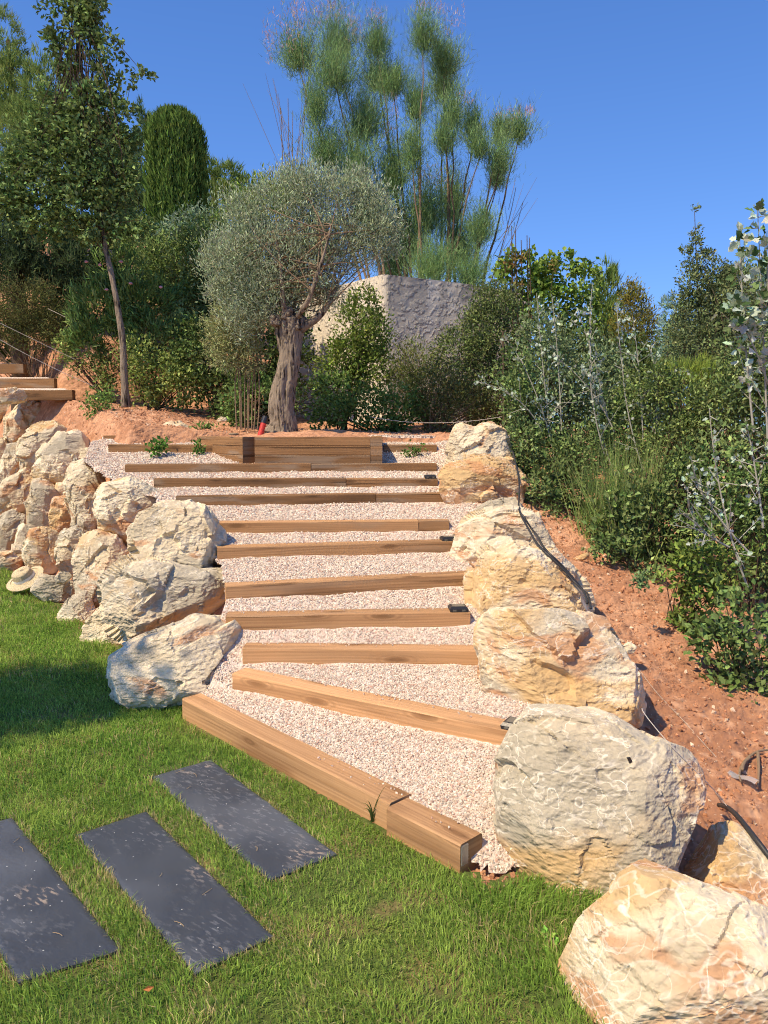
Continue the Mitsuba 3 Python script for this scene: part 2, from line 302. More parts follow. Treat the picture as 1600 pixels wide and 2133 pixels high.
def slab_mesh(q, seed, th=.045):
    q = np.asarray(q); n, m = 60, 26
    s, t = np.meshgrid(np.linspace(0, 1, n), np.linspace(0, 1, m), indexing='ij')
    base = (q[0] * (1 - s)[..., None] + q[3] * s[..., None]) * (1 - t)[..., None] + (q[1] * (1 - s)[..., None] + q[2] * s[..., None]) * t[..., None]
    edge = np.minimum(np.minimum(s, 1 - s) * n, np.minimum(t, 1 - t) * m)
    c = q.mean(0); w = np.clip(1 - edge / 2.0, 0, 1)
    p3 = np.concatenate([base, np.zeros(base.shape[:2] + (1,))], -1)
    base = base + nrm(base - c) * (w * .012 * (meshkit.fbm(p3 * 22 + seed, 3, seed) - .55))[..., None]
    z = SLZ + .006 * (meshkit.fbm(p3 * 5, 3, seed) - .5) - .006 * np.clip(1 - edge, 0, 1)
    top = np.concatenate([base, z[..., None]], -1).reshape(-1, 3)
    i, j = np.meshgrid(np.arange(n - 1), np.arange(m - 1), indexing='ij'); a = i * m + j
    f = np.stack([a, a + 1, a + m + 1, a + m], -1).reshape(-1, 4)
    rim = np.r_[np.arange(m), np.arange(1, n) * m + m - 1, (n - 1) * m + np.arange(m - 2, -1, -1), np.arange(n - 2, 0, -1) * m]
    low = top[rim] - [0, 0, th]; k = len(top); r2 = np.r_[rim[1:], rim[:1]]; ids = np.arange(len(rim)); id2 = np.r_[ids[1:], ids[:1]]
    side = np.stack([rim, k + ids, k + id2, r2], -1)
    f = np.vstack([f, side]); v = np.vstack([top, low, [[*c, SLZ - th]]])
    tf = np.vstack([f[:, [0, 1, 2]], f[:, [0, 2, 3]], np.stack([k + ids, np.full(len(ids), len(v) - 1), k + id2], -1)])
    mm = tri(v, tf); mm.fix_normals(); return mm
for q, l in zip(slabs, ['dark slate stepping slab nearest the lowest timber step', 'dark slate stepping slab in the middle of the three in the lawn', 'dark slate stepping slab cut by the left edge of the photo']):
    solo('stepping_slab', l, 'paving slab', slab_mesh(q, 3 + len(used)), 'm_slate', smooth=30, group='slate slabs laid in the lawn')

# ---------------------------------------------------------------- sleepers
def beam_mesh(A, B, W=BW, H=BH, seed=0, ch=.007, wob=.004):
    A, B = np.asarray(A, float), np.asarray(B, float); L = np.linalg.norm(B - A); u = (B - A) / L
    b = nrm(np.array([-u[1], u[0], 0.0])); b = b if b[1] > 0 else -b; up = np.array([0, 0, 1.0])
    prof = np.array([(0, -ch), (ch, 0), (W - ch, 0), (W, -ch), (W, -H + ch), (W - ch, -H), (ch, -H), (0, -H + ch), (0, -ch)])
    per = np.r_[0, np.cumsum(np.linalg.norm(np.diff(prof, axis=0), axis=1))]
    n = max(3, int(L / .1) + 1); ts = np.linspace(0, L, n); r = np.random.default_rng(seed)
    nz = lambda k: wob * (meshkit.fbm(np.stack([ts * 1.5, 0 * ts + seed * 7 + k, 0 * ts], -1), 3, 5) - .5) * 2
    off = nz(0)[:, None] * b + nz(30)[:, None] * up
    v = A + ts[:, None, None] * u + (prof[:, 0, None] * b + prof[:, 1, None] * up)[None] + off[:, None]
    uv = np.stack(np.broadcast_arrays(ts[:, None] + seed * 3.7, per[None] + seed * .71), -1)
    m = len(prof); i, j = np.meshgrid(np.arange(n - 1), np.arange(m - 1), indexing='ij'); a = i * m + j
    f = np.stack([a, a + m, a + m + 1, a + 1], -1).reshape(-1, 4); F = [f[:, [0, 1, 2]], f[:, [0, 2, 3]]]
    V, UV = [v.reshape(-1, 3)], [uv.reshape(-1, 2)]; k = n * m
    for e, flip in ((0, 0), (n - 1, 1)):
        V.append(v[e, :8]); UV.append(np.stack([prof[:8, 0] * .2 + seed, prof[:8, 1] + seed * .71], -1))
        fan = np.array([(k, k + q, k + q + 1) for q in range(1, 7)]); F.append(fan if not flip else fan[:, ::-1]); k += 8
    mm = tri(np.vstack(V), np.vstack(F)); c = mm.triangles_center - (A + B) / 2 - (b * W - up * H) / 2
    if (np.einsum('ij,ij->i', c, mm.face_normals) * mm.area_faces).sum() < 0: mm.faces = mm.faces[:, ::-1]
    return mm, np.vstack(UV)
def lerp(A, B, t): return A + (B - A) * t
def at_px(k, px):
    """Parameter along step k's front edge seen at that pixel column."""
    A, B = LINES[k]; f = lambda p: CX + F_PX * p[0] / (p[1] * math.cos(PITCH) - (p[2] - EYE[2]) * math.sin(PITCH))
    lo, hi = 0.0, 1.0
    for _ in range(40):
        mid = (lo + hi) / 2
        lo, hi = (mid, hi) if f(lerp(A, B, mid)) < px else (lo, mid)
    return lo
STEP_NAMES = ['lowest', 'second lowest', 'third', 'fourth', 'fifth', 'sixth', 'seventh', 'eighth', 'ninth', 'tenth', 'eleventh', 'topmost']
JOINTS = {0: [806], 6: [872], 7: [783], 8: [721], 9: [648]}
beam_meshes = []
def sleeper(A, B, mat, label, seed, group='timber sleepers forming the stair steps', **kw):
    m, uv = beam_mesh(A, B, seed=seed, **kw); beam_meshes.append(m)
    return solo('timber_sleeper', label, 'timber beam', m, 'm_wood', uv=uv + [0, 100 * WOOD[mat]], group=group)
sd = 1
for k in range(10):
    cuts = [0.0] + [at_px(k, p) for p in JOINTS.get(k, [])] + [1.0]
    for c in range(len(cuts) - 1):
        A, B = lerp(*LINES[k], cuts[c] + (.0008 if c else 0)), lerp(*LINES[k], cuts[c + 1] - (.0008 if c < len(cuts) - 2 else 0))
        if k == 0 and c == 0: A = A + [.012, .026, .004]; B = B + [.012, .026, .004]
        if k > 5 and c: A = A + [0, .004, -.003]; B = B + [0, .004, -.003]
        side = '' if len(cuts) == 2 else (', left length' if c == 0 else ', right length')
        mat = 'm_wood_pale' if k < 3 else ('m_wood_tan' if k < 7 else 'm_wood_brown')
        note = {0: 'pale timber sleeper of the lowest step, along the lawn', 1: 'pale timber sleeper of the second step, angled, ending at the big pale boulder'}.get(k, f'brown timber sleeper of the {STEP_NAMES[k]} step from the bottom')
        sleeper(A, B, mat, note + side, sd); sd += 1
A, B = LINES[10]
sleeper(A, lerp(A, B, at_px(10, 470)), 'm_wood_brown', 'brown sleeper of the eleventh step, left of the timber planter', sd)
sleeper(lerp(A, B, at_px(10, 800)), B, 'm_wood_brown', 'short brown sleeper of the eleventh step, right of the timber planter', sd + 1)
A, B = LINES[11]
sleeper(A, lerp(A, B, at_px(11, 440)), 'm_wood_brown', 'topmost thin brown sleeper left of the timber planter', sd + 2)
sd += 3
# steel angle on the end of the lowest sleeper
A, B = LINES[0]; u = nrm(B - A); bk = np.array([-u[1], u[0], 0]) * (1 if u[0] > 0 else -1)
br_ = trimesh.creation.box([.004, .035, .075]); M = np.eye(4); M[:3, 0], M[:3, 1] = u, bk; M[:3, 3] = B + u * .003 + bk * .022 + [0, 0, -.045]; br_.apply_transform(M)
solo('metal_bracket', 'grey metal bracket on the end of the lowest sleeper', 'bracket', br_, 'm_metal')
# the timber planter under the olive tree
pl = thing('planter', 'brown timber planter of three stacked sleepers in front of the olive tree', 'planter')
PY, PZ, CH = 8.06, LINES[9][0][2] - .012, .0955
xl, xr = aty(530, 935, PY)[0], aty(771, 935, PY)[0]
for c in range(3):
    z = PZ + CH * (c + 1)
    for A, B, W in (((xl + .002, PY + .003 * c, z), (xr, PY + .003 * c, z), .125), ((xr + .002, PY + .006, z + .001), (xr + .002, 9.0, z + .001), .125), ((-2.12, 8.80, z - .001), (xl - .125, PY + .01, z - .001), .15)):
        m, uv = beam_mesh(A, B, W=W, H=CH - .003, seed=sd, ch=.005, wob=.002); sd += 1
        if B[0] == A[0]:
            pass
        beam_meshes.append(m); part(pl, 'beam', m, 'm_wood', uv=uv + [0, 200])
PSOIL = sg.Polygon([(xl - .05, PY + .1), (xr + .0, PY + .1), (xr + .0, 9.25), (-1.9, 9.25), (-1.95, 8.85)])
psoil = clip_sheet(PSOIL, .03, lambda x, y: 1.505 + .07 * np.exp(-((x + 1.0) / .6) ** 2 - ((y - 8.95) / .5) ** 2) + rough(x, y, .5))
part(pl, 'soil', psoil, 'm_soil', smooth=True)
# the small flight at the far left
UP = [((-40, 800), (150, 812), 11.7), ((-40, 776), (112, 788), 12.2), ((-40, 756), (48, 758), 12.7)]
for i, (a, b, y) in enumerate(UP):
    A, B = aty(*a, y), aty(*b, y); A[2] = B[2]
    sleeper(A, B, 'm_wood_brown', ['lower', 'middle', 'upper'][i] + ' weathered sleeper of the small flight at the far left', sd, group='sleepers of the far left flight', H=.15); sd += 1
    x0, x1 = A[0], B[0] - .1
    g = clip_sheet(sg.Polygon([(x0, y + .11), (x1, y + .11), (x1 - .25, y + .56), (x0, y + .56)]), .05, lambda xx, yy: B[2] - .01 + .06 * np.clip((yy - y - .1) / .4, 0, 1) + .0 * xx)
    structure('gravel_tread', g, 'm_gravel_bed', smooth=True)

# ---------------------------------------------------------------- boulders
ICO = {}
def ico(n):
    if n not in ICO: ICO[n] = trimesh.creation.icosphere(subdivisions=n)
    return ICO[n]
rock_meshes = {}
def rock_mesh(outline, Y, depth, seed, sub, rough_amp=1.0, k=.62, cleave=1.0, broken=(.12, .045)):
    o = np.array(outline, float); poly = sg.Polygon(o); c2 = np.array(poly.centroid.coords[0])
    ctr = aty(c2[0], c2[1], Y); e3 = nrm(ctr - EYE); e1 = nrm(np.cross(e3, [0, 0, 1])); e2 = np.cross(e1, e3)
    ring = np.array([poly.exterior.interpolate(t, normalized=True).coords[0] for t in np.linspace(0, 1, 240, endpoint=False)])
    D = np.array([ray(*q) for q in ring]); D = D * (np.dot(ctr - EYE, e3) / (D @ e3))[:, None]; q = EYE + D - ctr
    th, rr = np.arctan2(q @ e2, q @ e1), np.hypot(q @ e2, q @ e1)
    s = np.argsort(th); th, rr = th[s], rr[s]
    th, rr = np.r_[th - 2 * np.pi, th, th + 2 * np.pi], np.r_[rr, rr, rr]
    R = rr.mean(); d = depth * R; r = np.random.default_rng(seed)
    base = ico(sub); n = np.array(base.vertices)
    ang = np.arctan2(n[:, 1], n[:, 0]); cph = np.hypot(n[:, 0], n[:, 1])
    rho = np.interp(ang, th, rr)
    pl_ = rho * cph ** k; p = np.stack([np.cos(ang) * pl_, np.sin(ang) * pl_, d * np.sign(n[:, 2]) * np.abs(n[:, 2]) ** k], -1)
    def cleave_(p, num, lo, hi):
        for i in range(num):
            f = nrm(r.normal(size=3) * [1, 1, 1.2]); sup = (p @ f).max(); flat = abs(f[2])
            off = sup * (1 - cleave * (lo + hi * r.random()) * (.12 + .88 * flat))
            p = p - np.maximum(0, p @ f - off)[:, None] * f * .97
        return p
    p = cleave_(p, 16, .06, .25)
    lay = nrm(r.normal(size=3) * [1, 1, .6]); nn = nrm(p / np.array([1, 1, max(depth, .3)]))
    def chips(p, size, slope, step):
        """Broken, flat-faced relief: every cell of the surface is a small tilted plane, with a sharp step to its neighbours."""
        w = p + .35 * size * (np.stack([meshkit.fbm(p / size * .9 + o, 2, seed) for o in (0, 9, 17)], -1) - .5) + np.outer(p @ lay, lay) * .7
        c = w[r.choice(len(w), min(len(w), max(8, int(14 / (size / R) ** 2))), replace=False)]; _, i = cKDTree(c).query(w)
        g = r.normal(size=c.shape); h = r.normal(size=len(c))
        return slope * ((w - c[i]) * g[i]).sum(1) + step * size * h[i]
    q = p / R * 1.3 + seed * 3.3
    rough_ = meshkit.fbm(q * 9, 3, seed + 5) - .5
    soft = sstep(.40, .60, meshkit.fbm(q * .8 + 3, 2, seed + 8))            # some faces are worn smooth, others freshly broken
    dsp = chips(p, .62 * R, *broken) + (.35 + .65 * soft) * (chips(p, .24 * R, .08, .045) + .6 * chips(p, .10 * R, .08, .045)) + R * .02 * rough_
    p = p + nn * (rough_amp * dsp + .02 * R)[:, None]
    p = cleave_(p, 14, .02, .13)
    v = ctr + p[:, :1] * e1 + p[:, 1:2] * e2 + p[:, 2:] * e3
    m = tri(v, base.faces)
    if m.volume < 0: m.faces = m.faces[:, ::-1]
    return m
def wall_depth(px, py, back=.0):
    d = ray(px, py); w = np.array([WN[0], WN[1], -.60]); return float((np.dot(w[:2], WA) + back - np.dot(w, EYE)) / np.dot(w, d) * d[1])
def L5(*p): return [(a / 2, 800 + b / 2) for a, b in p]
def R6(*p): return [(800 + a / 2, 900 + b / 2) for a, b in p]
def R8(*p): return [(800 + a / 2, 1400 + b / 2) for a, b in p]
def boulder(label, out, mat, Y=None, depth=.85, sub=None, back=.12, seed=None, ra=1.0, **kw):
    c = np.array(sg.Polygon(out).centroid.coords[0])
    if Y is not None and Y > 3.5: out = [tuple(c + (np.array(o) - c) * 1.10) for o in out]; kw.setdefault('k', .62)
    if Y is None: out = [tuple(c + (np.array(o) - c) * 1.12) for o in out]; depth = 1.0      # the rockery's boulders press against one another
    Y = Y or wall_depth(*c, back); w_ = np.ptp(np.array(out)[:, 0]); sub = sub or (5 if w_ > 60 else 4)
    m = rock_mesh(out, Y, depth, seed or len(rock_meshes) * 7 + 11, sub, ra, **kw)
    k = solo('boulder', label, 'boulder', m, 'm_rock', uv=rock_uv(mat, m)); rock_meshes[k] = m; return k
boulder('tan boulder with tree shadow at the rockery foot, left of the second step', L5((480, 1240), (487, 1140), (560, 1095), (660, 1050), (800, 985), (900, 992), (975, 1050), (990, 1130), (975, 1230), (880, 1300), (740, 1320), (690, 1345), (560, 1325), (484, 1280)), 'm_rock_cream', sub=5, back=-.14, ra=.8)
boulder('large cream boulder with a dark sloping underside, left of the fourth and fifth steps', L5((475, 960), (480, 820), (540, 760), (640, 745), (750, 770), (900, 790), (945, 850), (900, 920), (780, 980), (650, 1030), (570, 1065), (510, 1030), (460, 980)), 'm_rock_pale', sub=5, back=.0)
boulder('big pale boulder standing above the others, left of the sixth step', L5((565, 620), (600, 550), (700, 508), (790, 508), (850, 545), (910, 600), (918, 660), (905, 750), (880, 775), (760, 768), (640, 745), (600, 700)), 'm_rock_pale', sub=5, back=.0)
boulder('broad ochre stained boulder left of the eighth step', L5((405, 500), (440, 425), (540, 405), (640, 450), (715, 495), (660, 520), (590, 560), (575, 620), (560, 650), (480, 620), (420, 580)), 'm_rock_cream', sub=5)
boulder('tall slab-like boulder with yellowish bedding in the upper rockery', L5((270, 420), (300, 350), (350, 325), (400, 370), (430, 430), (410, 500), (415, 560), (400, 620), (370, 632), (330, 585), (290, 500)), 'm_rock_pale')
boulder('long cream boulder with rusty veins below the highest gravel on the left', L5((135, 375), (170, 290), (240, 220), (310, 210), (370, 250), (350, 320), (290, 375), (270, 425), (210, 415), (160, 395)), 'm_rock_cream', sub=5)
boulder('small pointed rock beside the gravel at the top of the rockery', L5((340, 275), (390, 268), (430, 305), (425, 335), (390, 345), (340, 330)), 'm_rock_cream', back=.3)
boulder('large pale rounded boulder in the upper left rockery', L5((80, 300), (85, 230), (140, 180), (220, 163), (290, 200), (265, 240), (185, 290), (150, 330), (130, 375), (100, 350)), 'm_rock_pale')
boulder('ochre topped boulder crowning the left rockery', L5((35, 230), (30, 140), (90, 92), (160, 85), (230, 118), (240, 165), (160, 180), (95, 220), (50, 260)), 'm_rock_cream', back=.3)
boulder('pale boulder at the left photo edge, at the top of the rockery', L5((-60, 210), (-40, 90), (0, 75), (60, 78), (78, 110), (40, 145), (30, 200), (0, 225)), 'm_rock_pale', back=.3)
boulder('flat rust coloured rock on the soil below the far left flight', L5((-40, 35), (10, 22), (60, 18), (105, 45), (100, 72), (50, 82), (-30, 78)), 'm_rock_rust', Y=9.6)
boulder('grey-cream rock under the large pale rounded boulder', L5((0, 360), (30, 255), (78, 258), (100, 340), (62, 395), (25, 415), (-10, 395)), 'm_rock_grey')
boulder('small rock at the left photo edge, second row of the rockery', L5((-60, 330), (-30, 240), (20, 232), (35, 270), (15, 335), (-20, 370)), 'm_rock_pale')
boulder('rust tinged rock in the middle row, at the left photo edge', L5((-10, 470), (20, 410), (55, 385), (95, 360), (150, 400), (135, 470), (112, 520), (40, 537), (-5, 520)), 'm_rock_cream')
boulder('upright grey slab in the middle of the rockery', L5((116, 505), (140, 418), (190, 408), (242, 460), (222, 520), (215, 602), (160, 607), (120, 570)), 'm_rock_grey')
boulder('squat rock with red soil on top, next to the upright grey slab', L5((208, 545), (230, 480), (280, 475), (308, 520), (306, 590), (270, 628), (220, 622)), 'm_rock_rust')
boulder('wedged rock below the tall slab-like boulder', L5((300, 560), (330, 560), (375, 620), (370, 650), (320, 640), (300, 600)), 'm_rock_cream', back=.25)
boulder('fractured grey rock at the left photo edge, lower row', L5((-20, 600), (0, 560), (50, 535), (116, 560), (102, 620), (62, 682), (40, 712), (-15, 700)), 'm_rock_grey')
boulder('narrow pale rock between the fractured grey rock and cream rock above hat', L5((52, 690), (80, 610), (130, 578), (162, 612), (135, 660), (102, 742), (60, 735)), 'm_rock_pale')
boulder('cream rock right above the straw hat', L5((103, 690), (130, 620), (200, 608), (252, 640), (247, 720), (240, 772), (170, 782), (120, 752)), 'm_rock_cream')
boulder('pale rock with a yellow patch, above the small grey stone', L5((238, 690), (260, 620), (320, 598), (372, 640), (362, 690), (330, 730), (322, 792), (260, 782), (240, 745)), 'm_rock_pale')
boulder('large ochre boulder with an overhang, left of the large cream boulder', L5((315, 745), (340, 660), (400, 628), (480, 640), (512, 690), (560, 720), (520, 770), (482, 830), (477, 905), (440, 932), (380, 940), (340, 885), (330, 810)), 'm_rock_cream', sub=5)
boulder('low buried grey rock beside the straw hat', L5((130, 860), (180, 800), (260, 810), (330, 845), (320, 910), (200, 905)), 'm_rock_grey', back=.0)
boulder('low cream rock rising from the lawn under the large ochre boulder', L5((238, 980), (290, 900), (345, 875), (395, 945), (375, 1010), (280, 1010)), 'm_rock_cream', back=.0)
boulder('sloping cream rock at the lawn edge, under the large cream boulder', L5((345, 1060), (390, 975), (470, 905), (505, 1000), (570, 1060), (585, 1100), (530, 1150), (490, 1185), (430, 1170), (380, 1120)), 'm_rock_pale', back=.05, sub=5)
boulder('flat rock at the left photo edge along the lawn', L5((-40, 760), (-10, 708), (40, 705), (85, 735), (80, 790), (-10, 800)), 'm_rock_cream', back=.0)
boulder('dark gap-filling rock behind the top of the rockery', L5((215, 460), (240, 415), (290, 410), (300, 460), (260, 475)), 'm_rock_pale', back=.25)
R1 = boulder('biggest pale boulder with white veins, right of the lowest steps', R8((460, 490), (490, 380), (560, 255), (640, 145), (740, 124), (860, 155), (960, 195), (1100, 290), (1250, 350), (1300, 420), (1312, 530), (1258, 700), (1200, 840), (1110, 920), (970, 985), (740, 990), (620, 975), (525, 940), (492, 690)), 'm_rock_grey', Y=2.80, depth=.72, sub=6, ra=.75, seed=23, k=.60, cleave=1.0, broken=(.07, .026))
boulder('nearest boulder, warm cream with rusty streaks, in the bottom right corner', R8((712, 1240), (770, 1140), (850, 1010), (950, 930), (985, 855), (1070, 792), (1180, 828), (1300, 880), (1450, 930), (1640, 1010), (1800, 1150), (1850, 1400), (1700, 1650), (1200, 1700), (800, 1600), (735, 1400)), 'm_rock_rust', Y=2.02, depth=.7, sub=6, ra=.8, seed=31, broken=(.02, .008))
boulder('shaded ochre boulder low behind the two nearest boulders, under the black pipe', R8((1180, 900), (1270, 800), (1330, 720), (1390, 640), (1480, 640), (1570, 720), (1700, 860), (1760, 1050), (1500, 1100), (1250, 1020)), 'm_rock_rust', Y=2.75, depth=.8, sub=5, ra=.8)
boulder('yellow and white mottled boulder right of the third step', R6((412, 900), (418, 805), (500, 770), (640, 785), (800, 773), (900, 800), (960, 880), (1000, 980), (1045, 1120), (1040, 1200), (960, 1260), (700, 1280), (570, 1190), (490, 1110), (425, 1030)), 'm_rock_ochre', Y=3.95, depth=.8, sub=5, seed=57)
boulder('grey topped boulder with golden hollows, right of the fifth step', R6((368, 800), (375, 600), (430, 500), (560, 480), (680, 510), (760, 580), (820, 680), (852, 775), (720, 800), (520, 830), (415, 860)), 'm_rock_ochre', Y=4.95, depth=.9, sub=5, seed=64)
boulder('cream layered boulder right of the sixth and seventh steps', R6((298, 520), (320, 430), (390, 365), (500, 328), (600, 340), (650, 400), (710, 510), (660, 540), (560, 520), (430, 540), (370, 570)), 'm_rock_cream', Y=5.85, depth=1.0, sub=5)
boulder('small grey rock wedged between the layered and the rust-streaked boulders', R6((370, 340), (435, 290), (540, 275), (580, 335), (520, 375), (400, 380)), 'm_rock_grey', Y=6.35)
boulder('orange streaked boulder right of the eighth and ninth steps', R6((262, 205), (290, 150), (400, 108), (500, 125), (560, 180), (572, 250), (562, 310), (480, 305), (380, 330), (280, 295), (258, 240)), 'm_rock_rust', Y=7.1, sub=5)
boulder('pale boulder at the top right end of the stairs', R6((268, 170), (285, 80), (300, 10), (325, -28), (375, -15), (440, -28), (500, 5), (516, 60), (535, 130), (575, 180), (500, 190), (400, 160), (300, 190)), 'm_rock_pale', Y=8.0, sub=5)
def pebble(label, m, mat): solo('stone', label, 'stone', m, 'm_rock', smooth=True, uv=rock_uv(mat, m))
pebble('small blue grey stone on red soil below the pale rock with a yellow patch', rock_mesh(L5((225, 808), (245, 785), (285, 782), (302, 800), (275, 830), (235, 832)), wall_depth(130, 1203, -.12), .8, 5, 3), 'm_rock_grey')
pebble('flat cream rock lying on the red soil behind the topmost left sleeper', rock_mesh([(330, 892), (345, 881), (375, 879), (402, 893), (404, 905), (330, 906)], 9.5, .9, 8, 3), 'm_rock_cream')
pebble('small white stone at the foot of the shrubs left of the olive tree', rock_mesh([(450, 875), (460, 868), (472, 870), (473, 878), (452, 879)], 10.0, .9, 9, 3), 'm_rock_pale')
pebble('cream stone on the bank just below the tangle of shrubs', rock_mesh([(1193, 1163), (1225, 1150), (1228, 1162), (1200, 1174)], 5.9, .8, 12, 3), 'm_rock_rust')
pebble('pale stone half buried in the red bank beside the pipe', rock_mesh([(1196, 1210), (1215, 1200), (1228, 1215), (1215, 1232), (1198, 1226)], 4.95, .8, 13, 3), 'm_rock_pale')
pebble('yellowish crumbling stone in the red bank, right of the mottled boulder', rock_mesh([(1296, 1345), (1312, 1336), (1328, 1348), (1318, 1362), (1298, 1360)], 4.4, .6, 14, 3), 'm_rock_cream')

SURF = cat([ground_mesh, gravel_mesh, psoil] + beam_meshes + list(rock_meshes.values()))
def surf(px, py, lift=0.0):
    d = nrm(ray(px, py)); loc, _, _ = SURF.ray.intersects_location([EYE], [d], multiple_hits=False)
    return (loc[0] if len(loc) else EYE + d * 6) + [0, 0, lift]
def gz(x, y): return float(terrain(np.array([x]), np.array([y]))[0])

# ---------------------------------------------------------------- small builders
def tube(pts, rad, sides=6, cap=True, disp=None):
    p = np.asarray(pts, float); n = len(p); r = np.broadcast_to(np.asarray(rad, float), (n,))
    t = nrm(np.gradient(p, axis=0)); ref = np.where(np.abs(t[:, 2:]) < .9, [[0, 0, 1.0]], [[1.0, 0, 0]])
    ref = np.broadcast_to([1.0, .13, 0] if abs(t[:, 2]).mean() > .6 else [0, 0, 1.0], (n, 3))
    a = nrm(np.cross(t, ref)); b = np.cross(t, a); an = np.arange(sides) * 2 * np.pi / sides
    R = np.broadcast_to(r[:, None], (n, sides)) if disp is None else disp(r, an, p)
    v = p[:, None] + R[..., None] * (np.cos(an)[None, :, None] * a[:, None] + np.sin(an)[None, :, None] * b[:, None])
    i, j = np.meshgrid(np.arange(n - 1), np.arange(sides), indexing='ij'); j2 = (j + 1) % sides
    q = np.stack([i * sides + j, (i + 1) * sides + j, (i + 1) * sides + j2, i * sides + j2], -1).reshape(-1, 4)
    f = [q[:, [0, 2, 1]], q[:, [0, 3, 2]]]; v = v.reshape(-1, 3)
    if cap:
        v = np.vstack([v, p[:1], p[-1:]]); k = len(v) - 2; j = np.arange(sides); j2 = (j + 1) % sides; e = (n - 1) * sides
        f += [np.stack([np.full(sides, k), j2, j], -1), np.stack([np.full(sides, k + 1), e + j, e + j2], -1)]
    return tri(v, np.vstack(f)[:, ::-1])
def spline(pts, n):
    from scipy.interpolate import CubicSpline, PchipInterpolator
    p = np.asarray(pts, float); s = np.r_[0, np.cumsum(np.linalg.norm(np.diff(p, axis=0), axis=1))]
    return PchipInterpolator(s, p)(np.linspace(0, s[-1], n))
def leaves(P, D, L, W, rng, up=(0, 0, .8), outw=None, fold=.18, droop=.1, tipw=.5):
    """One folded, pointed leaf of two triangles at each point."""
    n = len(P); U = np.asarray(up) + rng.normal(size=(n, 3)) * .8 + (0 if outw is None else outw * .6)
    N = nrm(U - (U * D).sum(1, keepdims=True) * D); S = np.cross(D, N)
    L = np.broadcast_to(L, (n,))[:, None]; W = np.broadcast_to(W, (n,))[:, None]
    mid = P + D * L * tipw
    V = np.stack([P, mid + S * W / 2 + N * W * fold, P + D * L - N * L * droop, mid - S * W / 2 + N * W * fold], 1).reshape(-1, 3)
    i = np.arange(n)[:, None] * 4
    return V, np.concatenate([i + [0, 2, 1], i + [0, 3, 2]], 1).reshape(-1, 3)
LEAF_GAIN = 1.95
def tint(col, n, rng, var=.22, col2=None, m2=None):
    c = np.tile(np.asarray(col, float), (n, 1))
    if col2 is not None:
        t = (rng.random((n, 1)) ** 2 if m2 is None else m2[:, None]); c = c * (1 - t) + np.asarray(col2) * t
    return np.clip(LEAF_GAIN * np.array([.90, 1.04, .96]) * c * np.exp(rng.normal(size=(n, 1)) * var) * np.exp(rng.normal(size=(n, 3)) * .06), 0, 1)
def blob(px, py, rx, ry, Y, dep=.9):
    c = aty(px, py, Y); s = Y / F_PX
    return c, np.array([rx * s, dep * (rx + ry) / 2 * s, ry * s])
def crown(ells, Y, n, rng, per=14, csize=.16, shell=.45, upb=.3, rnd=.8, dep=.9, jag=.45):
    E = [blob(*(e[:4]), e[4] if len(e) > 4 else Y, dep) for e in ells]
    C, R = np.array([e[0] for e in E]), np.array([e[1] for e in E]); w = R[:, 0] * R[:, 2]; w = w / w.sum()
    m = max(4, n // per); k = rng.choice(len(E), m, p=w)
    d = nrm(rng.normal(size=(m, 3))); back = (d[:, 1] > .25) & (rng.random(m) < .5); d[back, 1] *= -1
    r = shell + (1 - shell) * rng.random(m) ** .6
    r = r * (1 + jag * (meshkit.fbm(d * 2.3 + k[:, None] * 5.1, 3, 7) - .5) * 2 * .7)
    cc = C[k] + R[k] * d * r[:, None]
    q = np.repeat(np.arange(m), per); N = len(q)
    Rm = R[k].mean(1)[q]
    P = cc[q] + rng.normal(size=(N, 3)) * (csize * np.sqrt(Rm))[:, None] * .5
    D = nrm(.6 * d[q] + rng.normal(size=(N, 3)) * rnd * .6 + np.array([0, 0, upb]))
    return P, D, d[q], cc, np.repeat(rng.random(m), per)
AREA = lambda ells, Y: sum(math.pi * e[2] * e[3] * ((e[4] if len(e) > 4 else Y) / F_PX) ** 2 for e in ells)
def stems(base, targets, rng, r0=.012, r1=.003, sides=4, wander=.12):
    out = []
    for t in targets:
        b = base + rng.normal(size=3) * [.06, .06, 0] if np.ndim(base) == 1 else base[rng.integers(len(base))]
        m = (b + t) / 2 + rng.normal(size=3) * wander * np.linalg.norm(t - b); m[2] = max(m[2], (b[2] + t[2]) / 2)
        s = np.linspace(0, 1, 6)[:, None]; pts = (1 - s) ** 2 * b + 2 * s * (1 - s) * m + s * s * t
        out.append(tube(pts, np.linspace(r0, r1, 6), sides, cap=False))
    return cat(out)
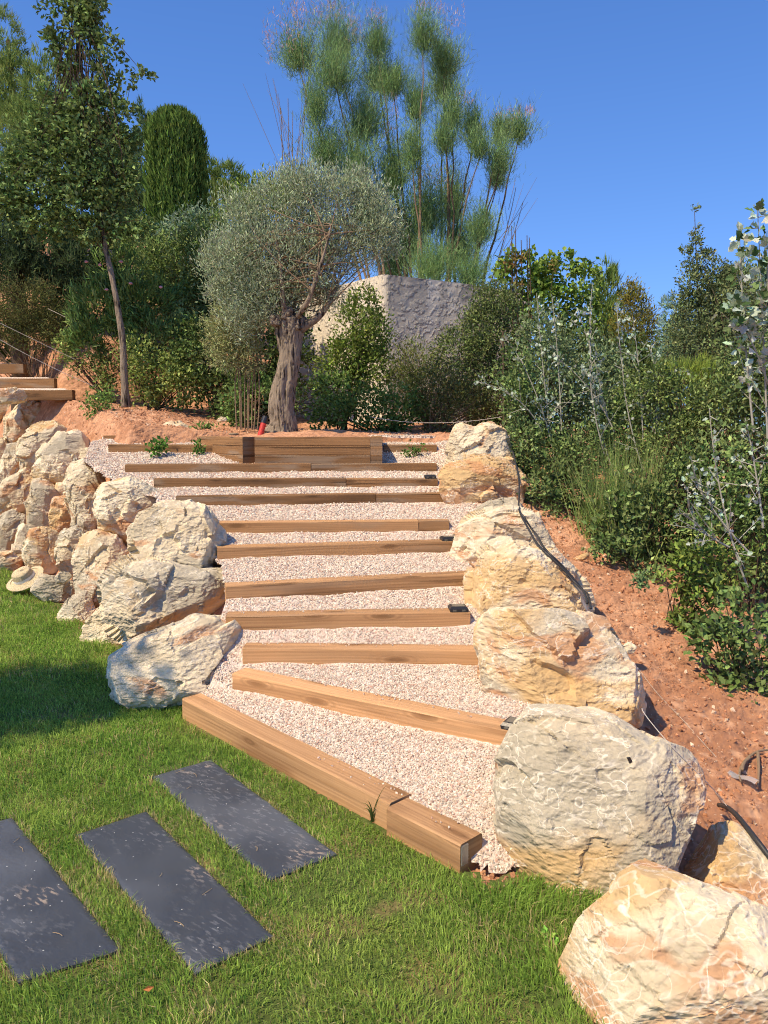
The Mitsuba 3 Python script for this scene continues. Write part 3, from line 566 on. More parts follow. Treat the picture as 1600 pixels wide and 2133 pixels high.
def shrub(name, label, cat_, ells, Y, L, W, cover, col, col2=None, seed=0, bsdf='m_leaf_gloss', nst=14, group=None, var=.25, base=None, stem_mat='m_bark_dark', up=(0, 0, .8), fold=.18, droop=.12, r0=.012, **kw):
    rng = np.random.default_rng(seed + 1000); L, W = L * 1.15, W * 1.15; n = int(cover * AREA(ells, Y) / (L * W * .5)); kw.setdefault('per', 30); kw.setdefault('csize', .24)
    P, D, O, cc, tone = crown(ells, Y, n, rng, **kw)
    V, F = leaves(P, D, L * rng.uniform(.65, 1.25, len(P)), W * rng.uniform(.7, 1.2, len(P)), rng, up, O, fold, droop)
    c = tint(col, len(P), rng, var, col2, np.clip(tone * .7 + rng.random(len(P)) * .5 - .1, 0, 1) if col2 is not None else None)
    k = thing(name, label, cat_, group)
    part(k, 'foliage', tri(V, F), bsdf, color=np.repeat(c, 4, 0))
    if nst:
        if base is None:
            lo = max(ells, key=lambda e: e[1] + e[3]); bx = blob(*lo[:4], lo[4] if len(lo) > 4 else Y)[0]; base = np.array([bx[0], bx[1] + .1, gz(bx[0], bx[1] + .1) - .05])
        part(k, 'stems', stems(base, cc[rng.choice(len(cc), min(nst, len(cc)), replace=False)], rng, r0=r0), stem_mat, smooth=True)
    return k, cc
NTRI = [0]
# ---------------------------------------------------------------- trees and shrubs
def px_line(pts, Y, n): return spline([aty(a, b, Y + (c if c is not None else 0)) for a, b, c in pts], n)
def needles(P, D, L, W, rng):
    n = len(P); S = nrm(np.cross(D, rng.normal(size=(n, 3)))); L = np.broadcast_to(L, (n,))[:, None]; W = np.broadcast_to(W, (n,))[:, None]
    return np.stack([P - S * W / 2, P + S * W / 2, P + D * L], 1).reshape(-1, 3), np.arange(n * 3).reshape(-1, 3)
def needle_plant(name, label, cat_, ells, Y, L, W, cover, col, col2, seed, group=None, upb=.5, rnd=.7, per=26, csize=.12, shell=.4, trunk=None, dep=.9, jag=.5, nst=0, fan=None, bsdf='m_needle'):
    rng = np.random.default_rng(seed + 2000); n = int(cover * AREA(ells, Y) / (L * W * .5))
    P, D, O, cc, tone = crown(ells, Y, n, rng, per=per, csize=csize, shell=shell, upb=upb, rnd=rnd, dep=dep, jag=jag)
    V, F = needles(P, D, L * rng.uniform(.6, 1.3, len(P)), W * rng.uniform(.7, 1.3, len(P)), rng)
    k = thing(name, label, cat_, group)
    part(k, 'foliage', tri(V, F), bsdf, color=np.repeat(tint(col, len(P), rng, .22, col2, np.clip(tone * .8 + rng.random(len(P)) * .4 - .1, 0, 1)), 3, 0))
    if trunk is not None: part(k, 'trunk', trunk, 'm_bark_dark', smooth=True)
    if nst:
        lo = max(ells, key=lambda e: e[1] + e[3]); bx = blob(*lo[:4], lo[4] if len(lo) > 4 else Y)[0]; b = np.array([bx[0], bx[1], gz(bx[0], bx[1]) - .05])
        part(k, 'stems', stems(b, cc[rng.choice(len(cc), min(nst, len(cc)), replace=False)], rng, r0=.02), 'm_bark_dark', smooth=True)
    return k, cc
# --- olive tree in the planter
ot = thing('olive_tree', 'old olive tree with gnarled hollow trunk and grey green crown behind the planter', 'tree')
def olive_disp(r, an, p):
    s = np.linspace(0, 1, len(r))[:, None]; A = an[None, :] + s * 1.6
    q = np.stack(np.broadcast_arrays(np.cos(A) * 1.7, np.sin(A) * 1.7, s * 1.5), -1)
    q2 = np.stack(np.broadcast_arrays(np.cos(A) * 4.6, np.sin(A) * 4.6, s * 2.2), -1)
    d = 1 + .55 * (meshkit.fbm(q, 3, 4) - .5) + .42 * (np.abs(meshkit.fbm(q2, 3, 6) - .5) * -2 + .3)
    a0 = np.angle(np.exp(1j * (an[None, :] - hollow))); hole = np.exp(-(a0 / .28) ** 2) * np.exp(-((s - .16) / .10) ** 2)
    foot = 1 + .5 * np.exp(-s / .05) * (.4 + .6 * np.abs(np.sin(an[None, :] * 2.5)))
    return r[:, None] * d * foot * (1 - .62 * hole)
hollow = -1.2
OY = 8.95
tr_pts = px_line([(588, 908, 0), (592, 880, 0), (588, 850, 0), (590, 815, 0), (600, 775, 0), (606, 735, 0), (605, 700, 0), (607, 672, 0), (606, 655, 0)], OY, 70)
tr_rad = np.interp(np.linspace(0, 1, 70), [0, .1, .25, .42, .6, .75, .88, .96, 1], np.array([29, 26, 25, 23, 21, 23, 28, 31, 18]) * OY / F_PX)
part(ot, 'trunk', tube(tr_pts, tr_rad, 56, disp=olive_disp), 'm_bark', smooth=True)
limbs = [[(612, 690, 0), (640, 676, -.05), (668, 655, -.1), (690, 622, -.1), (712, 570, -.1)], [(588, 680, 0), (572, 664, -.05), (560, 640, -.05), (545, 590, 0)], [(606, 668, .05), (612, 635, .1), (630, 580, .1), (640, 500, .1)],
         [(600, 668, -.08), (590, 630, -.2), (585, 560, -.25), (570, 480, -.2)], [(615, 664, -.1), (640, 630, -.3), (665, 560, -.4), (690, 470, -.4)], [(600, 660, .15), (600, 600, .4), (610, 500, .5)]]
LP = []
for i, l in enumerate(limbs):
    q = px_line(l, OY, 14); LP.append(q)
    part(ot, 'limb', tube(q, np.linspace(.062 if i < 2 else .034, .007, 14), 10, disp=lambda r, an, p: r[:, None] * (1 + .35 * (meshkit.fbm(np.stack(np.broadcast_arrays(p[:, None, 0] * 9 + np.cos(an), p[:, None, 1] * 9 + np.sin(an), p[:, None, 2] * 9), -1), 2, 3) - .5))), 'm_bark', smooth=True)
for (a, b, rr) in ((573, 668, 11), (620, 678, 10), (598, 655, 12)):     # knobs of old cuts
    kn = ico(3).copy(); v = np.array(kn.vertices); v *= (1 + 1.5 * (meshkit.fbm(v * 1.8 + a, 3, 2) - .5))[:, None]; kn.vertices = v * rr * OY / F_PX + aty(a, b, OY - .12); part(ot, 'burr', kn, 'm_bark', smooth=True)
rngo = np.random.default_rng(77)
OE = [(600, 440, 62, 52), (680, 435, 62, 55), (640, 505, 72, 55), (560, 505, 60, 52), (725, 500, 56, 54), (520, 455, 44, 38), (775, 440, 42, 44), (800, 500, 30, 40), (640, 395, 60, 40), (580, 395, 50, 30), (715, 395, 44, 34), (470, 610, 36, 44), (520, 600, 50, 44), (595, 605, 50, 40), (648, 612, 46, 34), (500, 660, 40, 44), (555, 650, 30, 30), (540, 545, 75, 70), (630, 555, 95, 70), (735, 530, 50, 44), (490, 530, 50, 70), (680, 610, 34, 26), (550, 620, 60, 50), (785, 470, 40, 70), (660, 375, 40, 28), (740, 385, 30, 30), (600, 372, 30, 24), (810, 500, 26, 40), (445, 560, 30, 50), (505, 440, 40, 40), (770, 410, 30, 40)]
nO = 54000
P, D, O, cc, tone = crown(OE, OY, nO, rngo, per=30, csize=.26, shell=.35, upb=.75, rnd=.75, jag=1.0)
V, F = leaves(P, D, .050 * rngo.uniform(.7, 1.2, len(P)), .0105, rngo, (0, 0, .5), O, .1, .1)
part(ot, 'crown', tri(V, F), 'm_leaf', color=np.repeat(tint((.125, .142, .085), len(P), rngo, .32, (.30, .30, .22), np.clip(tone * .5 + rngo.random(len(P)) * .6, 0, 1)), 4, 0))
part(ot, 'twigs', stems(np.concatenate([q[5:] for q in LP]), cc[rngo.choice(len(cc), 190, replace=False)], rngo, r0=.009, r1=.0025), 'm_twig', smooth=True)
# --- suckers left of the trunk
sk = thing('olive_suckers', 'clump of thin reddish shoots with grey leaves left of the olive trunk', 'shrub')
rngs = np.random.default_rng(78)
for i in range(9):
    x0 = 494 + i * 5.2 + rngs.uniform(-3, 3); q = px_line([(x0, 895, 0), (x0 - 4 + i, 800, 0), (x0 + rngs.uniform(-30, 20), 690, 0), (x0 + rngs.uniform(-55, 30), 610, 0)], 9.6, 12)
    part(sk, 'stem', tube(q, np.linspace(.010, .003, 12), 5), 'm_twig', smooth=True)
SE = [(495, 660, 50, 75), (470, 730, 42, 45), (530, 640, 45, 60), (450, 690, 30, 45), (520, 740, 30, 40)]
P, D, O, cc, tone = crown(SE, 9.6, 9000, rngs, per=14, csize=.16, shell=.2, upb=.2)
V, F = leaves(P, D, .055, .012, rngs, (0, 0, .5), O, .1, .1)
part(sk, 'foliage', tri(V, F), 'm_leaf', color=np.repeat(tint((.17, .17, .085), len(P), rngs, .25, (.30, .27, .16)), 4, 0))
# --- young oak on the terrace
ok_ = thing('oak_tree', 'young oak with a slender leaning trunk standing on the left soil terrace', 'tree')
OK = 11.0
q = px_line([(263, 848, 0), (259, 790, 0), (256, 720, 0), (246, 645, 0), (232, 570, 0), (216, 500, 0), (205, 420, 0), (190, 340, 0), (182, 290, 0), (176, 230, 0), (172, 170, 0), (166, 90, 0), (160, 10, 0), (158, -40, 0)], OK, 60)
part(ok_, 'trunk', tube(q, np.interp(np.linspace(0, 1, 60), [0, .04, .3, .7, 1], [.075, .052, .038, .022, .008]), 14, disp=lambda r, an, p: r[:, None] * (1 + .25 * (meshkit.fbm(np.stack(np.broadcast_arrays(np.cos(an) * 1.5, np.sin(an) * 1.5, p[:, None, 2] * 5), -1), 3, 3) - .5))), 'm_bark', smooth=True)
KE = [(168, 30, 30, 44), (115, 22, 30, 26), (205, 15, 20, 34), (222, 110, 30, 44), (118, 85, 24, 22), (140, 125, 26, 26), (212, 175, 30, 28), (255, 75, 14, 20), (262, 165, 24, 14), (300, 160, 18, 9), (110, 95, 16, 16), (185, 75, 30, 50), (195, 225, 55, 42), (250, 235, 30, 36), (150, 235, 60, 32), (95, 195, 26, 20), (110, 270, 55, 34), (190, 300, 85, 46), (270, 290, 22, 34), (60, 300, 50, 40), (120, 345, 80, 42), (210, 375, 75, 46), (30, 360, 45, 45), (75, 410, 80, 48), (160, 430, 80, 40), (235, 430, 45, 36), (100, 470, 70, 30), (200, 478, 60, 26), (20, 430, 40, 50), (285, 470, 40, 22), (275, 380, 28, 30)]
rngk = np.random.default_rng(79)
P, D, O, cc, tone = crown(KE, OK, 13000, rngk, per=15, csize=.17, shell=.30, upb=.15, jag=.7)
V, F = leaves(P, D, .078 * rngk.uniform(.7, 1.2, len(P)), .046, rngk, (0, 0, .7), O, .16, .15, .58)
part(ok_, 'crown', tri(V, F), 'm_leaf_gloss', color=np.repeat(tint((.065, .096, .034), len(P), rngk, .32, (.17, .20, .08), np.clip(tone * .7 + rngk.random(len(P)) * .4 - .1, 0, 1)), 4, 0))
part(ok_, 'branches', stems(q[22:], cc[rngk.choice(len(cc), 150, replace=False)], rngk, r0=.008, r1=.003), 'm_bark_dark', smooth=True)
# --- pines and conifers at the back
def plain_trunk(x, y, h, r): return tube([(x, y, gz(x, y) - .3), (x + .1, y, gz(x, y) + h * .5), (x, y, gz(x, y) + h)], [r, r * .8, r * .35], 10)
def pine(label, ells, Y, seed, col=(.075, .108, .034), col2=(.18, .21, .07), name='pine_tree', L=.16, W=.022, cover=3.4, **kw):
    top = min(ells, key=lambda e: e[1] - e[3]); c = blob(*top[:4], Y)[0]; g = gz(c[0], Y)
    return needle_plant(name, label, 'tree', ells, Y, L, W, cover, col, col2, seed, trunk=plain_trunk(c[0], Y + .2, c[2] - g, .16), upb=.7, **kw)
pine('tall bright green pine at the left photo edge, behind the oak', [(10, 95, 42, 65), (30, 190, 62, 80), (10, 300, 90, 110), (-60, 200, 70, 150), (-120, 330, 90, 130)], 21, 1, group=None)
pine('pine with rounded green clumps directly behind the oak trunk', [(95, 190, 46, 70), (150, 210, 40, 62), (60, 260, 50, 60), (120, 330, 110, 100), (200, 330, 60, 90)], 19, 2)
pine('dark pine between the oak and the clipped cypress', [(250, 380, 60, 80), (270, 470, 70, 70), (240, 310, 40, 60)], 18, 3, col=(.045, .065, .022), col2=(.12, .14, .045))
pine('small pointed conifer peeking above, left of the clipped cypress', [(300, 240, 10, 25), (300, 275, 20, 40), (298, 330, 32, 60), (300, 420, 40, 70)], 17.5, 4, col=(.055, .085, .04), col2=(.11, .15, .07), csize=.08)
pine('low yellow green pine right of the clipped cypress', [(440, 365, 20, 34), (475, 375, 34, 42), (505, 400, 28, 40), (460, 430, 50, 55)], 18, 5, csize=.12)
pine('dark drooping conifer at the left photo edge, below the oak crown', [(40, 500, 75, 70), (95, 520, 60, 75), (30, 570, 80, 60), (120, 590, 50, 50), (10, 450, 70, 70), (160, 545, 50, 60), (-90, 540, 80, 100)], 14.2, 6, col=(.04, .058, .03), col2=(.085, .11, .055), name='conifer_tree', L=.13, W=.02, cover=3.6)
# clipped cypress
cy = thing('cypress_tree', 'clipped columnar dark green cypress with a rounded top', 'tree')
rngc = np.random.default_rng(80); n = 22000; CYY = 15.5
c0 = aty(371, 470, CYY); zt = aty(371, 238, CYY)[2]; rad = 55 * CYY / F_PX; zb = c0[2] - 1.2
t = rngc.random(n); th = rngc.uniform(0, 2 * np.pi, n); zz = zb + (zt - zb) * t
prof = rad * np.clip(1 - np.clip((t - .82) / .18, 0, 1) ** 2.3, .0, 1) ** .5 * (.9 + .1 * np.sin(t * 3))
flute = 1 + .34 * (meshkit.fbm(np.stack([np.cos(th) * 5.5, np.sin(th) * 5.5, zz * .8], -1), 3, 5) - .5) * 2 + .12 * (meshkit.noise(np.stack([np.cos(th) * 11, np.sin(th) * 11, zz * 2.5], -1), 5) - .5)
rr = prof * flute * (1 - .30 * rngc.random(n) ** 2 + .10 * (rngc.random(n) < .05))
P = np.stack([c0[0] + rr * np.cos(th), c0[1] + rr * np.sin(th), zz], -1); D = nrm(np.stack([np.cos(th) * .25, np.sin(th) * .25, np.ones(n)], -1) + rngc.normal(size=(n, 3)) * .22)
V, F = leaves(P, D, .15 * rngc.uniform(.6, 1.3, n), .03, rngc, (0, 0, .1), np.stack([np.cos(th), np.sin(th), 0 * th], -1) * 2, .2, 0)
part(cy, 'foliage', tri(V, F), 'm_leaf', color=np.repeat(tint((.055, .085, .022), n, rngc, .25, (.12, .155, .04)), 4, 0))
part(cy, 'trunk', tube([(c0[0], c0[1], 1.4), (c0[0], c0[1], zt - .5)], [.2, .06], 10), 'm_bark_dark', smooth=True)
sn = [0]
def S(name, label, ells, Y, L, W, cover, col, col2=None, **kw):
    sn[0] += 1; return shrub(name, label, 'shrub', ells, Y, L, W, cover, col, col2, seed=sn[0], **kw)
GL, VAR = (.07, .105, .03), (.25, .26, .09)
# --- left and middle shrubs
S('oleander', 'oleander with long narrow dark leaves and pink flowers behind the oak trunk', [(225, 650, 85, 55), (190, 690, 55, 48), (290, 620, 80, 60), (320, 700, 60, 60), (250, 570, 60, 40)], 12.0, .13, .022, 2.6, (.065, .11, .03), (.16, .20, .08), upb=.8, rnd=.6, csize=.18)
fl = []
for a, b in ((222, 603), (252, 545), (208, 552), (335, 598), (272, 590), (242, 612), (180, 545)):
    f = ico(1).copy(); v = np.array(f.vertices) * [1, 1, .7]; v *= (1 + .6 * (meshkit.noise(v * 3 + a, 1) - .5))[:, None]; f.vertices = v * .026 + aty(a, b, 11.45); part('oleander', 'flower', f, 'm_flower')
S('dry_shrub', 'brownish half dry shrub on the bank above the far left flight', [(50, 640, 70, 50), (100, 670, 50, 38), (20, 680, 40, 36), (70, 700, 50, 30), (-60, 650, 60, 50)], 13.0, .05, .014, 2.6, (.085, .065, .032), (.11, .12, .045), bsdf='m_leaf', nst=50, r0=.008, stem_mat='m_twig')
S('variegated_shrub', 'low yellow green variegated shrub at the foot of the oak trunk', [(330, 780, 65, 50), (290, 745, 38, 42), (390, 800, 50, 42), (310, 820, 40, 24)], 11.5, .055, .030, 2.8, (.08, .11, .03), VAR)
S('variegated_shrub', 'low variegated shrub left of the oak trunk on the bank', [(180, 745, 50, 34), (225, 770, 34, 34), (150, 715, 40, 26)], 12.0, .05, .026, 2.4, (.055, .08, .024), VAR)
S('laurel_shrub', 'tall glossy laurel shrub between the oak trunk and the olive', [(390, 590, 70, 80), (420, 520, 60, 60), (350, 640, 60, 70), (440, 640, 60, 80), (330, 560, 50, 60)], 12.6, .07, .032, 2.6, GL, (.19, .21, .09))
S('silver_leaf_shrub', 'pale silvery shrub just below the clipped cypress', [(395, 480, 48, 36), (430, 460, 30, 34), (360, 500, 34, 28)], 13.4, .06, .03, 2.6, (.11, .14, .09), (.22, .25, .19), bsdf='m_leaf')
S('dark_shrub', 'deep green shrub in shade directly left of the olive suckers', [(420, 740, 60, 70), (390, 700, 50, 50), (460, 800, 60, 50), (480, 850, 40, 34)], 11.6, .06, .034, 2.6, (.055, .085, .024), (.16, .18, .07))
S('bay_shrub', 'light green bay-like shrub rising behind the olive crown on its left', [(545, 410, 55, 42), (590, 395, 40, 26), (500, 440, 40, 44), (560, 450, 60, 50)], 13.8, .09, .028, 2.6, (.10, .135, .03), (.20, .23, .06), upb=.8)
S('laurel_shrub', 'dark laurel filling the gap between silvery shrub and olive crown', [(470, 510, 50, 60), (450, 570, 50, 60), (500, 580, 50, 80), (300, 520, 45, 60)], 13.2, .07, .032, 2.4, GL, (.17, .19, .08))
S('ivy_patch', 'dark ivy and undergrowth on the ground behind the olive trunk', [(530, 830, 60, 50), (660, 850, 60, 40), (500, 870, 40, 24), (690, 810, 50, 30)], 10.4, .055, .04, 2.6, (.05, .085, .024), (.15, .19, .07))
S('pyramid_shrub', 'dense pointed glossy shrub in front of the sunlit concrete wall', [(758, 630, 26, 40), (745, 690, 50, 55), (775, 700, 36, 50), (725, 740, 50, 50), (770, 765, 50, 55), (715, 800, 60, 46)], 10.7, .048, .026, 3.0, (.055, .085, .02), (.17, .19, .05))
S('ground_ivy', 'bright leafy undergrowth right of the olive trunk, behind the planter', [(700, 860, 50, 34), (760, 850, 60, 44), (830, 850, 60, 44), (790, 885, 50, 20)], 10.0, .045, .03, 2.8, (.05, .085, .02), (.13, .17, .05))
S('thin_shrub', 'thin olive brown shrub before the shaded face of the wall', [(860, 760, 45, 50), (830, 800, 40, 50), (890, 810, 60, 50), (905, 850, 60, 40)], 10.6, .045, .012, 1.8, (.085, .10, .03), (.17, .16, .06), bsdf='m_leaf', nst=60, r0=.006, stem_mat='m_twig', upb=.7)
S('scrub_shrub', 'dark small leaved shrub covering the right end of the wall', [(995, 690, 44, 44), (1015, 625, 36, 34), (1020, 700, 60, 70), (960, 740, 60, 60), (1000, 790, 60, 50), (1040, 640, 40, 50)], 11.2, .042, .022, 2.6, (.052, .072, .026), (.16, .17, .07), nst=50, r0=.008)
S('scrub_shrub', 'loose dry shrub between the wall and the top right boulder', [(930, 800, 50, 44), (970, 830, 55, 44), (1010, 850, 40, 34), (900, 870, 46, 26)], 10.0, .04, .02, 2.0, (.05, .062, .022), (.14, .13, .05), nst=50, r0=.006, stem_mat='m_twig')
S('round_leaf_tree', 'green shrub with big round leaves against the sky, right of the wall', [(1090, 590, 65, 52), (1160, 590, 60, 50), (1060, 560, 34, 30), (1130, 650, 80, 60), (1205, 600, 46, 60), (1185, 550, 30, 22), (1215, 670, 50, 60), (1110, 545, 30, 20), (1200, 720, 60, 50)], 12.8, .075, .062, 2.6, (.07, .11, .022), (.18, .21, .05))
S('rusty_shrub', 'reddish leaved shoots sticking out above the round leaved shrub', [(1160, 540, 14, 18), (1085, 610, 16, 16), (1075, 550, 16, 18)], 12.4, .06, .035, 1.6, (.19, .075, .035), (.14, .12, .04), nst=8)
S('yellow_shrub', 'feathery yellow green shrub turning orange below, against the sky at right', [(1318, 640, 26, 40), (1335, 690, 36, 50), (1300, 700, 40, 60), (1350, 730, 22, 40), (1310, 610, 22, 24)], 12.2, .05, .014, 2.8, (.17, .16, .035), (.13, .09, .025), bsdf='m_leaf', upb=.6)
needle_plant('cypress_shrub', 'small green cypress tip behind the round leaved shrub', 'tree', [(1262, 575, 26, 30), (1262, 620, 34, 50), (1262, 690, 34, 60)], 14.5, .16, .02, 3.4, (.075, .11, .03), (.14, .17, .05), 11, upb=1.6, nst=6)
needle_plant('blue_conifer', 'blue grey conifer in the gap of the hedge at right', 'tree', [(1392, 650, 16, 36), (1400, 690, 26, 40), (1425, 730, 44, 46), (1400, 750, 36, 40)], 10.2, .07, .016, 3.2, (.13, .18, .15), (.24, .30, .26), 12, csize=.1, nst=8)
needle_plant('arborvitae', 'bright green thuja behind the silver poplar at the right photo edge', 'tree', [(1570, 600, 46, 40), (1580, 660, 50, 60), (1520, 590, 26, 30)], 10.5, .10, .02, 3.2, (.075, .12, .035), (.14, .19, .06), 13, nst=6)
S('holm_oak', 'slim dark holm oak shoots rising highest above the right hedge', [(1448, 470, 7, 34), (1450, 530, 13, 46), (1430, 520, 9, 14), (1475, 535, 10, 16), (1450, 590, 34, 54), (1418, 630, 26, 40), (1490, 590, 36, 50), (1470, 660, 70, 60), (1520, 630, 54, 70), (1450, 720, 80, 60), (1540, 690, 60, 60)], 8.6, .034, .017, 2.6, (.055, .072, .034), (.17, .175, .085), nst=60, r0=.008, csize=.12, jag=.25, per=16)
part('holm_oak', 'shoot', tube(px_line([(1458, 700, 0), (1453, 600, 0), (1450, 520, 0), (1447, 440, 0)], 8.6, 12), np.linspace(.012, .003, 12), 5), 'm_bark_dark', smooth=True)
needle_plant('pine_sapling', 'bright yellow green pine sapling shoots low in the right hedge', 'tree', [(1430, 775, 46, 34), (1470, 790, 40, 36), (1400, 790, 30, 30)], 8.2, .09, .007, 2.6, (.15, .18, .04), (.22, .24, .06), 14, upb=1.4, nst=10)
HB, HB2 = (.050, .078, .026), (.175, .205, .085)
S('hedge_shrub', 'small leaved green shrub just right of the top right boulder', [(1090, 830, 50, 60), (1100, 900, 60, 50), (1070, 770, 40, 50), (1120, 940, 50, 34)], 8.6, 0.040, 0.024, 2.8, HB, HB2, nst=30, r0=.006)
S('hedge_shrub', 'tangled grey green shrub behind the middle silver poplars', [(1160, 790, 70, 80), (1240, 800, 70, 80), (1200, 880, 80, 60), (1130, 700, 50, 60)], 9.0, 0.043, 0.022, 2.8, (.07, .095, .045), (.21, .23, .13), nst=44, r0=.006)
S('hedge_shrub', 'dark dense shrub in the middle of the right hedge, under the poplars', [(1230, 940, 80, 56), (1300, 920, 70, 60), (1170, 960, 60, 44), (1330, 850, 60, 60)], 8.0, 0.041, 0.024, 2.8, (.042, .066, .022), (.16, .185, .075), nst=34, r0=.006)
S('hedge_shrub', 'olive green shrub under the yellow pine shoots', [(1420, 850, 70, 60), (1350, 810, 50, 60), (1480, 860, 60, 60), (1400, 920, 70, 50)], 7.6, 0.041, 0.020, 2.8, (.068, .09, .028), (.20, .22, .085), nst=34, r0=.006)
S('hedge_shrub', 'tall dark shrub at the right photo edge behind the silver poplar', [(1550, 760, 70, 80), (1580, 860, 60, 80), (1520, 830, 60, 70), (1620, 760, 60, 90)], 7.4, 0.044, 0.022, 2.8, (.05, .075, .026), (.18, .20, .085), nst=34, r0=.006)
S('bramble', 'low bramble spreading at the upper edge of the red bank', [(1130, 1000, 44, 34), (1180, 1020, 60, 44), (1240, 1050, 70, 46), (1150, 1050, 44, 24), (1210, 1085, 50, 26)], 7.2, 0.044, 0.027, 2.8, (.045, .065, .022), (.13, .14, .055), nst=40, r0=.005, stem_mat='m_twig')
S('bramble', 'shaded bramble with broad leaves at the middle of the red bank edge', [(1290, 1090, 60, 44), (1330, 1040, 60, 50), (1270, 1130, 44, 30), (1330, 1140, 50, 40)], 6.3, 0.046, 0.031, 2.8, (.042, .066, .022), (.16, .18, .075), nst=36, r0=.005)
S('hedge_shrub', 'green shrub beside the rush clump, right of the bank', [(1420, 1000, 60, 60), (1480, 960, 60, 60), (1440, 1080, 60, 50), (1390, 1120, 50, 50)], 6.3, 0.041, 0.024, 2.7, (.05, .078, .024), (.175, .20, .08), nst=34, r0=.006)
S('hedge_shrub', 'big green shrub filling the right photo edge below the poplars', [(1550, 1020, 70, 80), (1580, 1120, 60, 80), (1500, 1080, 60, 60), (1610, 960, 50, 70)], 5.7, 0.041, 0.025, 2.7, (.05, .08, .024), (.17, .205, .075), nst=34, r0=.006)
S('hedge_shrub', 'leafy shrub with yellowish tips overhanging the middle of the bank', [(1460, 1170, 60, 50), (1420, 1190, 50, 34), (1520, 1190, 60, 50), (1470, 1230, 44, 40), (1400, 1280, 40, 22), (1430, 1295, 34, 20)], 5.2, 0.044, 0.024, 2.7, (.050, .075, .02), (.17, .20, .05), nst=34, r0=.005)
S('hedge_shrub', 'dark broad leaved shrub at the lower right, hanging over the bank', [(1540, 1290, 64, 70), (1490, 1330, 46, 50), (1590, 1350, 60, 80), (1500, 1410, 50, 60), (1560, 1440, 60, 70), (1480, 1480, 36, 36), (1530, 1500, 44, 40)], 4.6, 0.044, 0.030, 2.7, (.042, .07, .022), (.15, .185, .07), nst=44, r0=.005)
S('backing_hedge', 'deep green hedge far back at the right photo edge', [(1500, 740, 120, 90), (1600, 680, 110, 120), (1540, 640, 60, 60), (1400, 820, 90, 90), (1300, 790, 80, 70)], 10.8, .06, .032, 3.2, (.04, .058, .02), (.09, .11, .04), nst=10)
S('backing_hedge', 'dark undergrowth behind the middle of the right hedge', [(1120, 760, 80, 90), (1230, 790, 110, 100), (1060, 850, 60, 60), (1330, 800, 70, 80)], 11.2, .06, .032, 3.4, (.036, .052, .018), (.09, .10, .04), nst=10)
S('bank_shrub', 'low green shrub at the top of the red bank, touching the top right boulder', [(1085, 960, 40, 34), (1110, 990, 36, 30), (1090, 920, 36, 40)], 8.0, 0.041, 0.025, 3.0, (.055, .075, .026), HB2, nst=26, r0=.005)
S('bank_shrub', 'dark trailing shrub along the upper bank edge, below the tangled brambles', [(1125, 1030, 34, 22), (1160, 1065, 40, 22), (1205, 1105, 40, 24)], 6.9, 0.041, 0.027, 3.0, HB, HB2, nst=30, r0=.004, stem_mat='m_twig')
S('bank_shrub', 'leafy trailing shrub along the bank edge, left of the rush clump', [(1255, 1125, 40, 26), (1300, 1160, 40, 26), (1350, 1190, 40, 24)], 6.0, 0.041, 0.027, 3.0, (.042, .064, .02), HB2, nst=30, r0=.004)
S('backing_shrub', 'dark evergreen mass far behind the oak trunk and oleander', [(60, 700, 120, 70), (200, 640, 120, 90), (330, 640, 110, 110), (440, 640, 90, 110), (250, 520, 130, 80), (120, 560, 110, 80)], 15.2, .11, .06, 2.2, (.035, .052, .018), (.085, .10, .038), nst=8)
S('backing_shrub', 'dark undergrowth behind the olive trunk and its suckers', [(520, 760, 80, 90), (600, 720, 60, 70), (480, 640, 70, 90), (560, 820, 80, 60)], 12.4, .07, .04, 2.4, (.035, .055, .018), (.085, .10, .038), nst=8)
S('backing_hedge', 'dense low undergrowth deep inside the right hedge', [(1380, 960, 80, 60), (1480, 980, 90, 70), (1580, 1000, 80, 80), (1300, 900, 70, 60), (1560, 900, 80, 70)], 8.4, .05, .03, 2.4, (.035, .055, .018), (.09, .11, .04), nst=10)
S('backing_hedge', 'dense low undergrowth behind the shrubs at the lower right photo edge', [(1530, 1160, 90, 80), (1600, 1240, 70, 100), (1480, 1120, 70, 50)], 6.4, .05, .03, 2.4, (.035, .055, .018), (.09, .11, .04), nst=10)
S('holm_oak', 'broad grey green evergreen filling the right photo edge behind the silver poplar', [(1540, 600, 44, 50), (1580, 640, 50, 80), (1510, 690, 60, 60), (1560, 720, 70, 60), (1430, 690, 40, 50)], 9.4, .042, .022, 2.6, (.062, .085, .042), (.19, .21, .11), nst=40, r0=.008, jag=.5)
# rush clump
rc = thing('rush_clump', 'clump of thin upright green rush stems in the right hedge', 'plant'); rngr = np.random.default_rng(81); b0 = aty(1300, 1150, 6.5); n = 900
t = aty(1270, 900, 6.5); P = b0 + rngr.normal(size=(n, 3)) * [.13, .12, .02]; D = nrm(np.array([0, 0, 1.0]) + rngr.normal(size=(n, 3)) * [.26, .2, .1]); L = rngr.uniform(.45, 1.15, n)
V, F = needles(P, D, L, .011, rngr); part(rc, 'stems', tri(V, F), 'm_leaf', color=np.repeat(tint((.085, .125, .035), n, rngr, .25, (.20, .19, .08)), 3, 0))
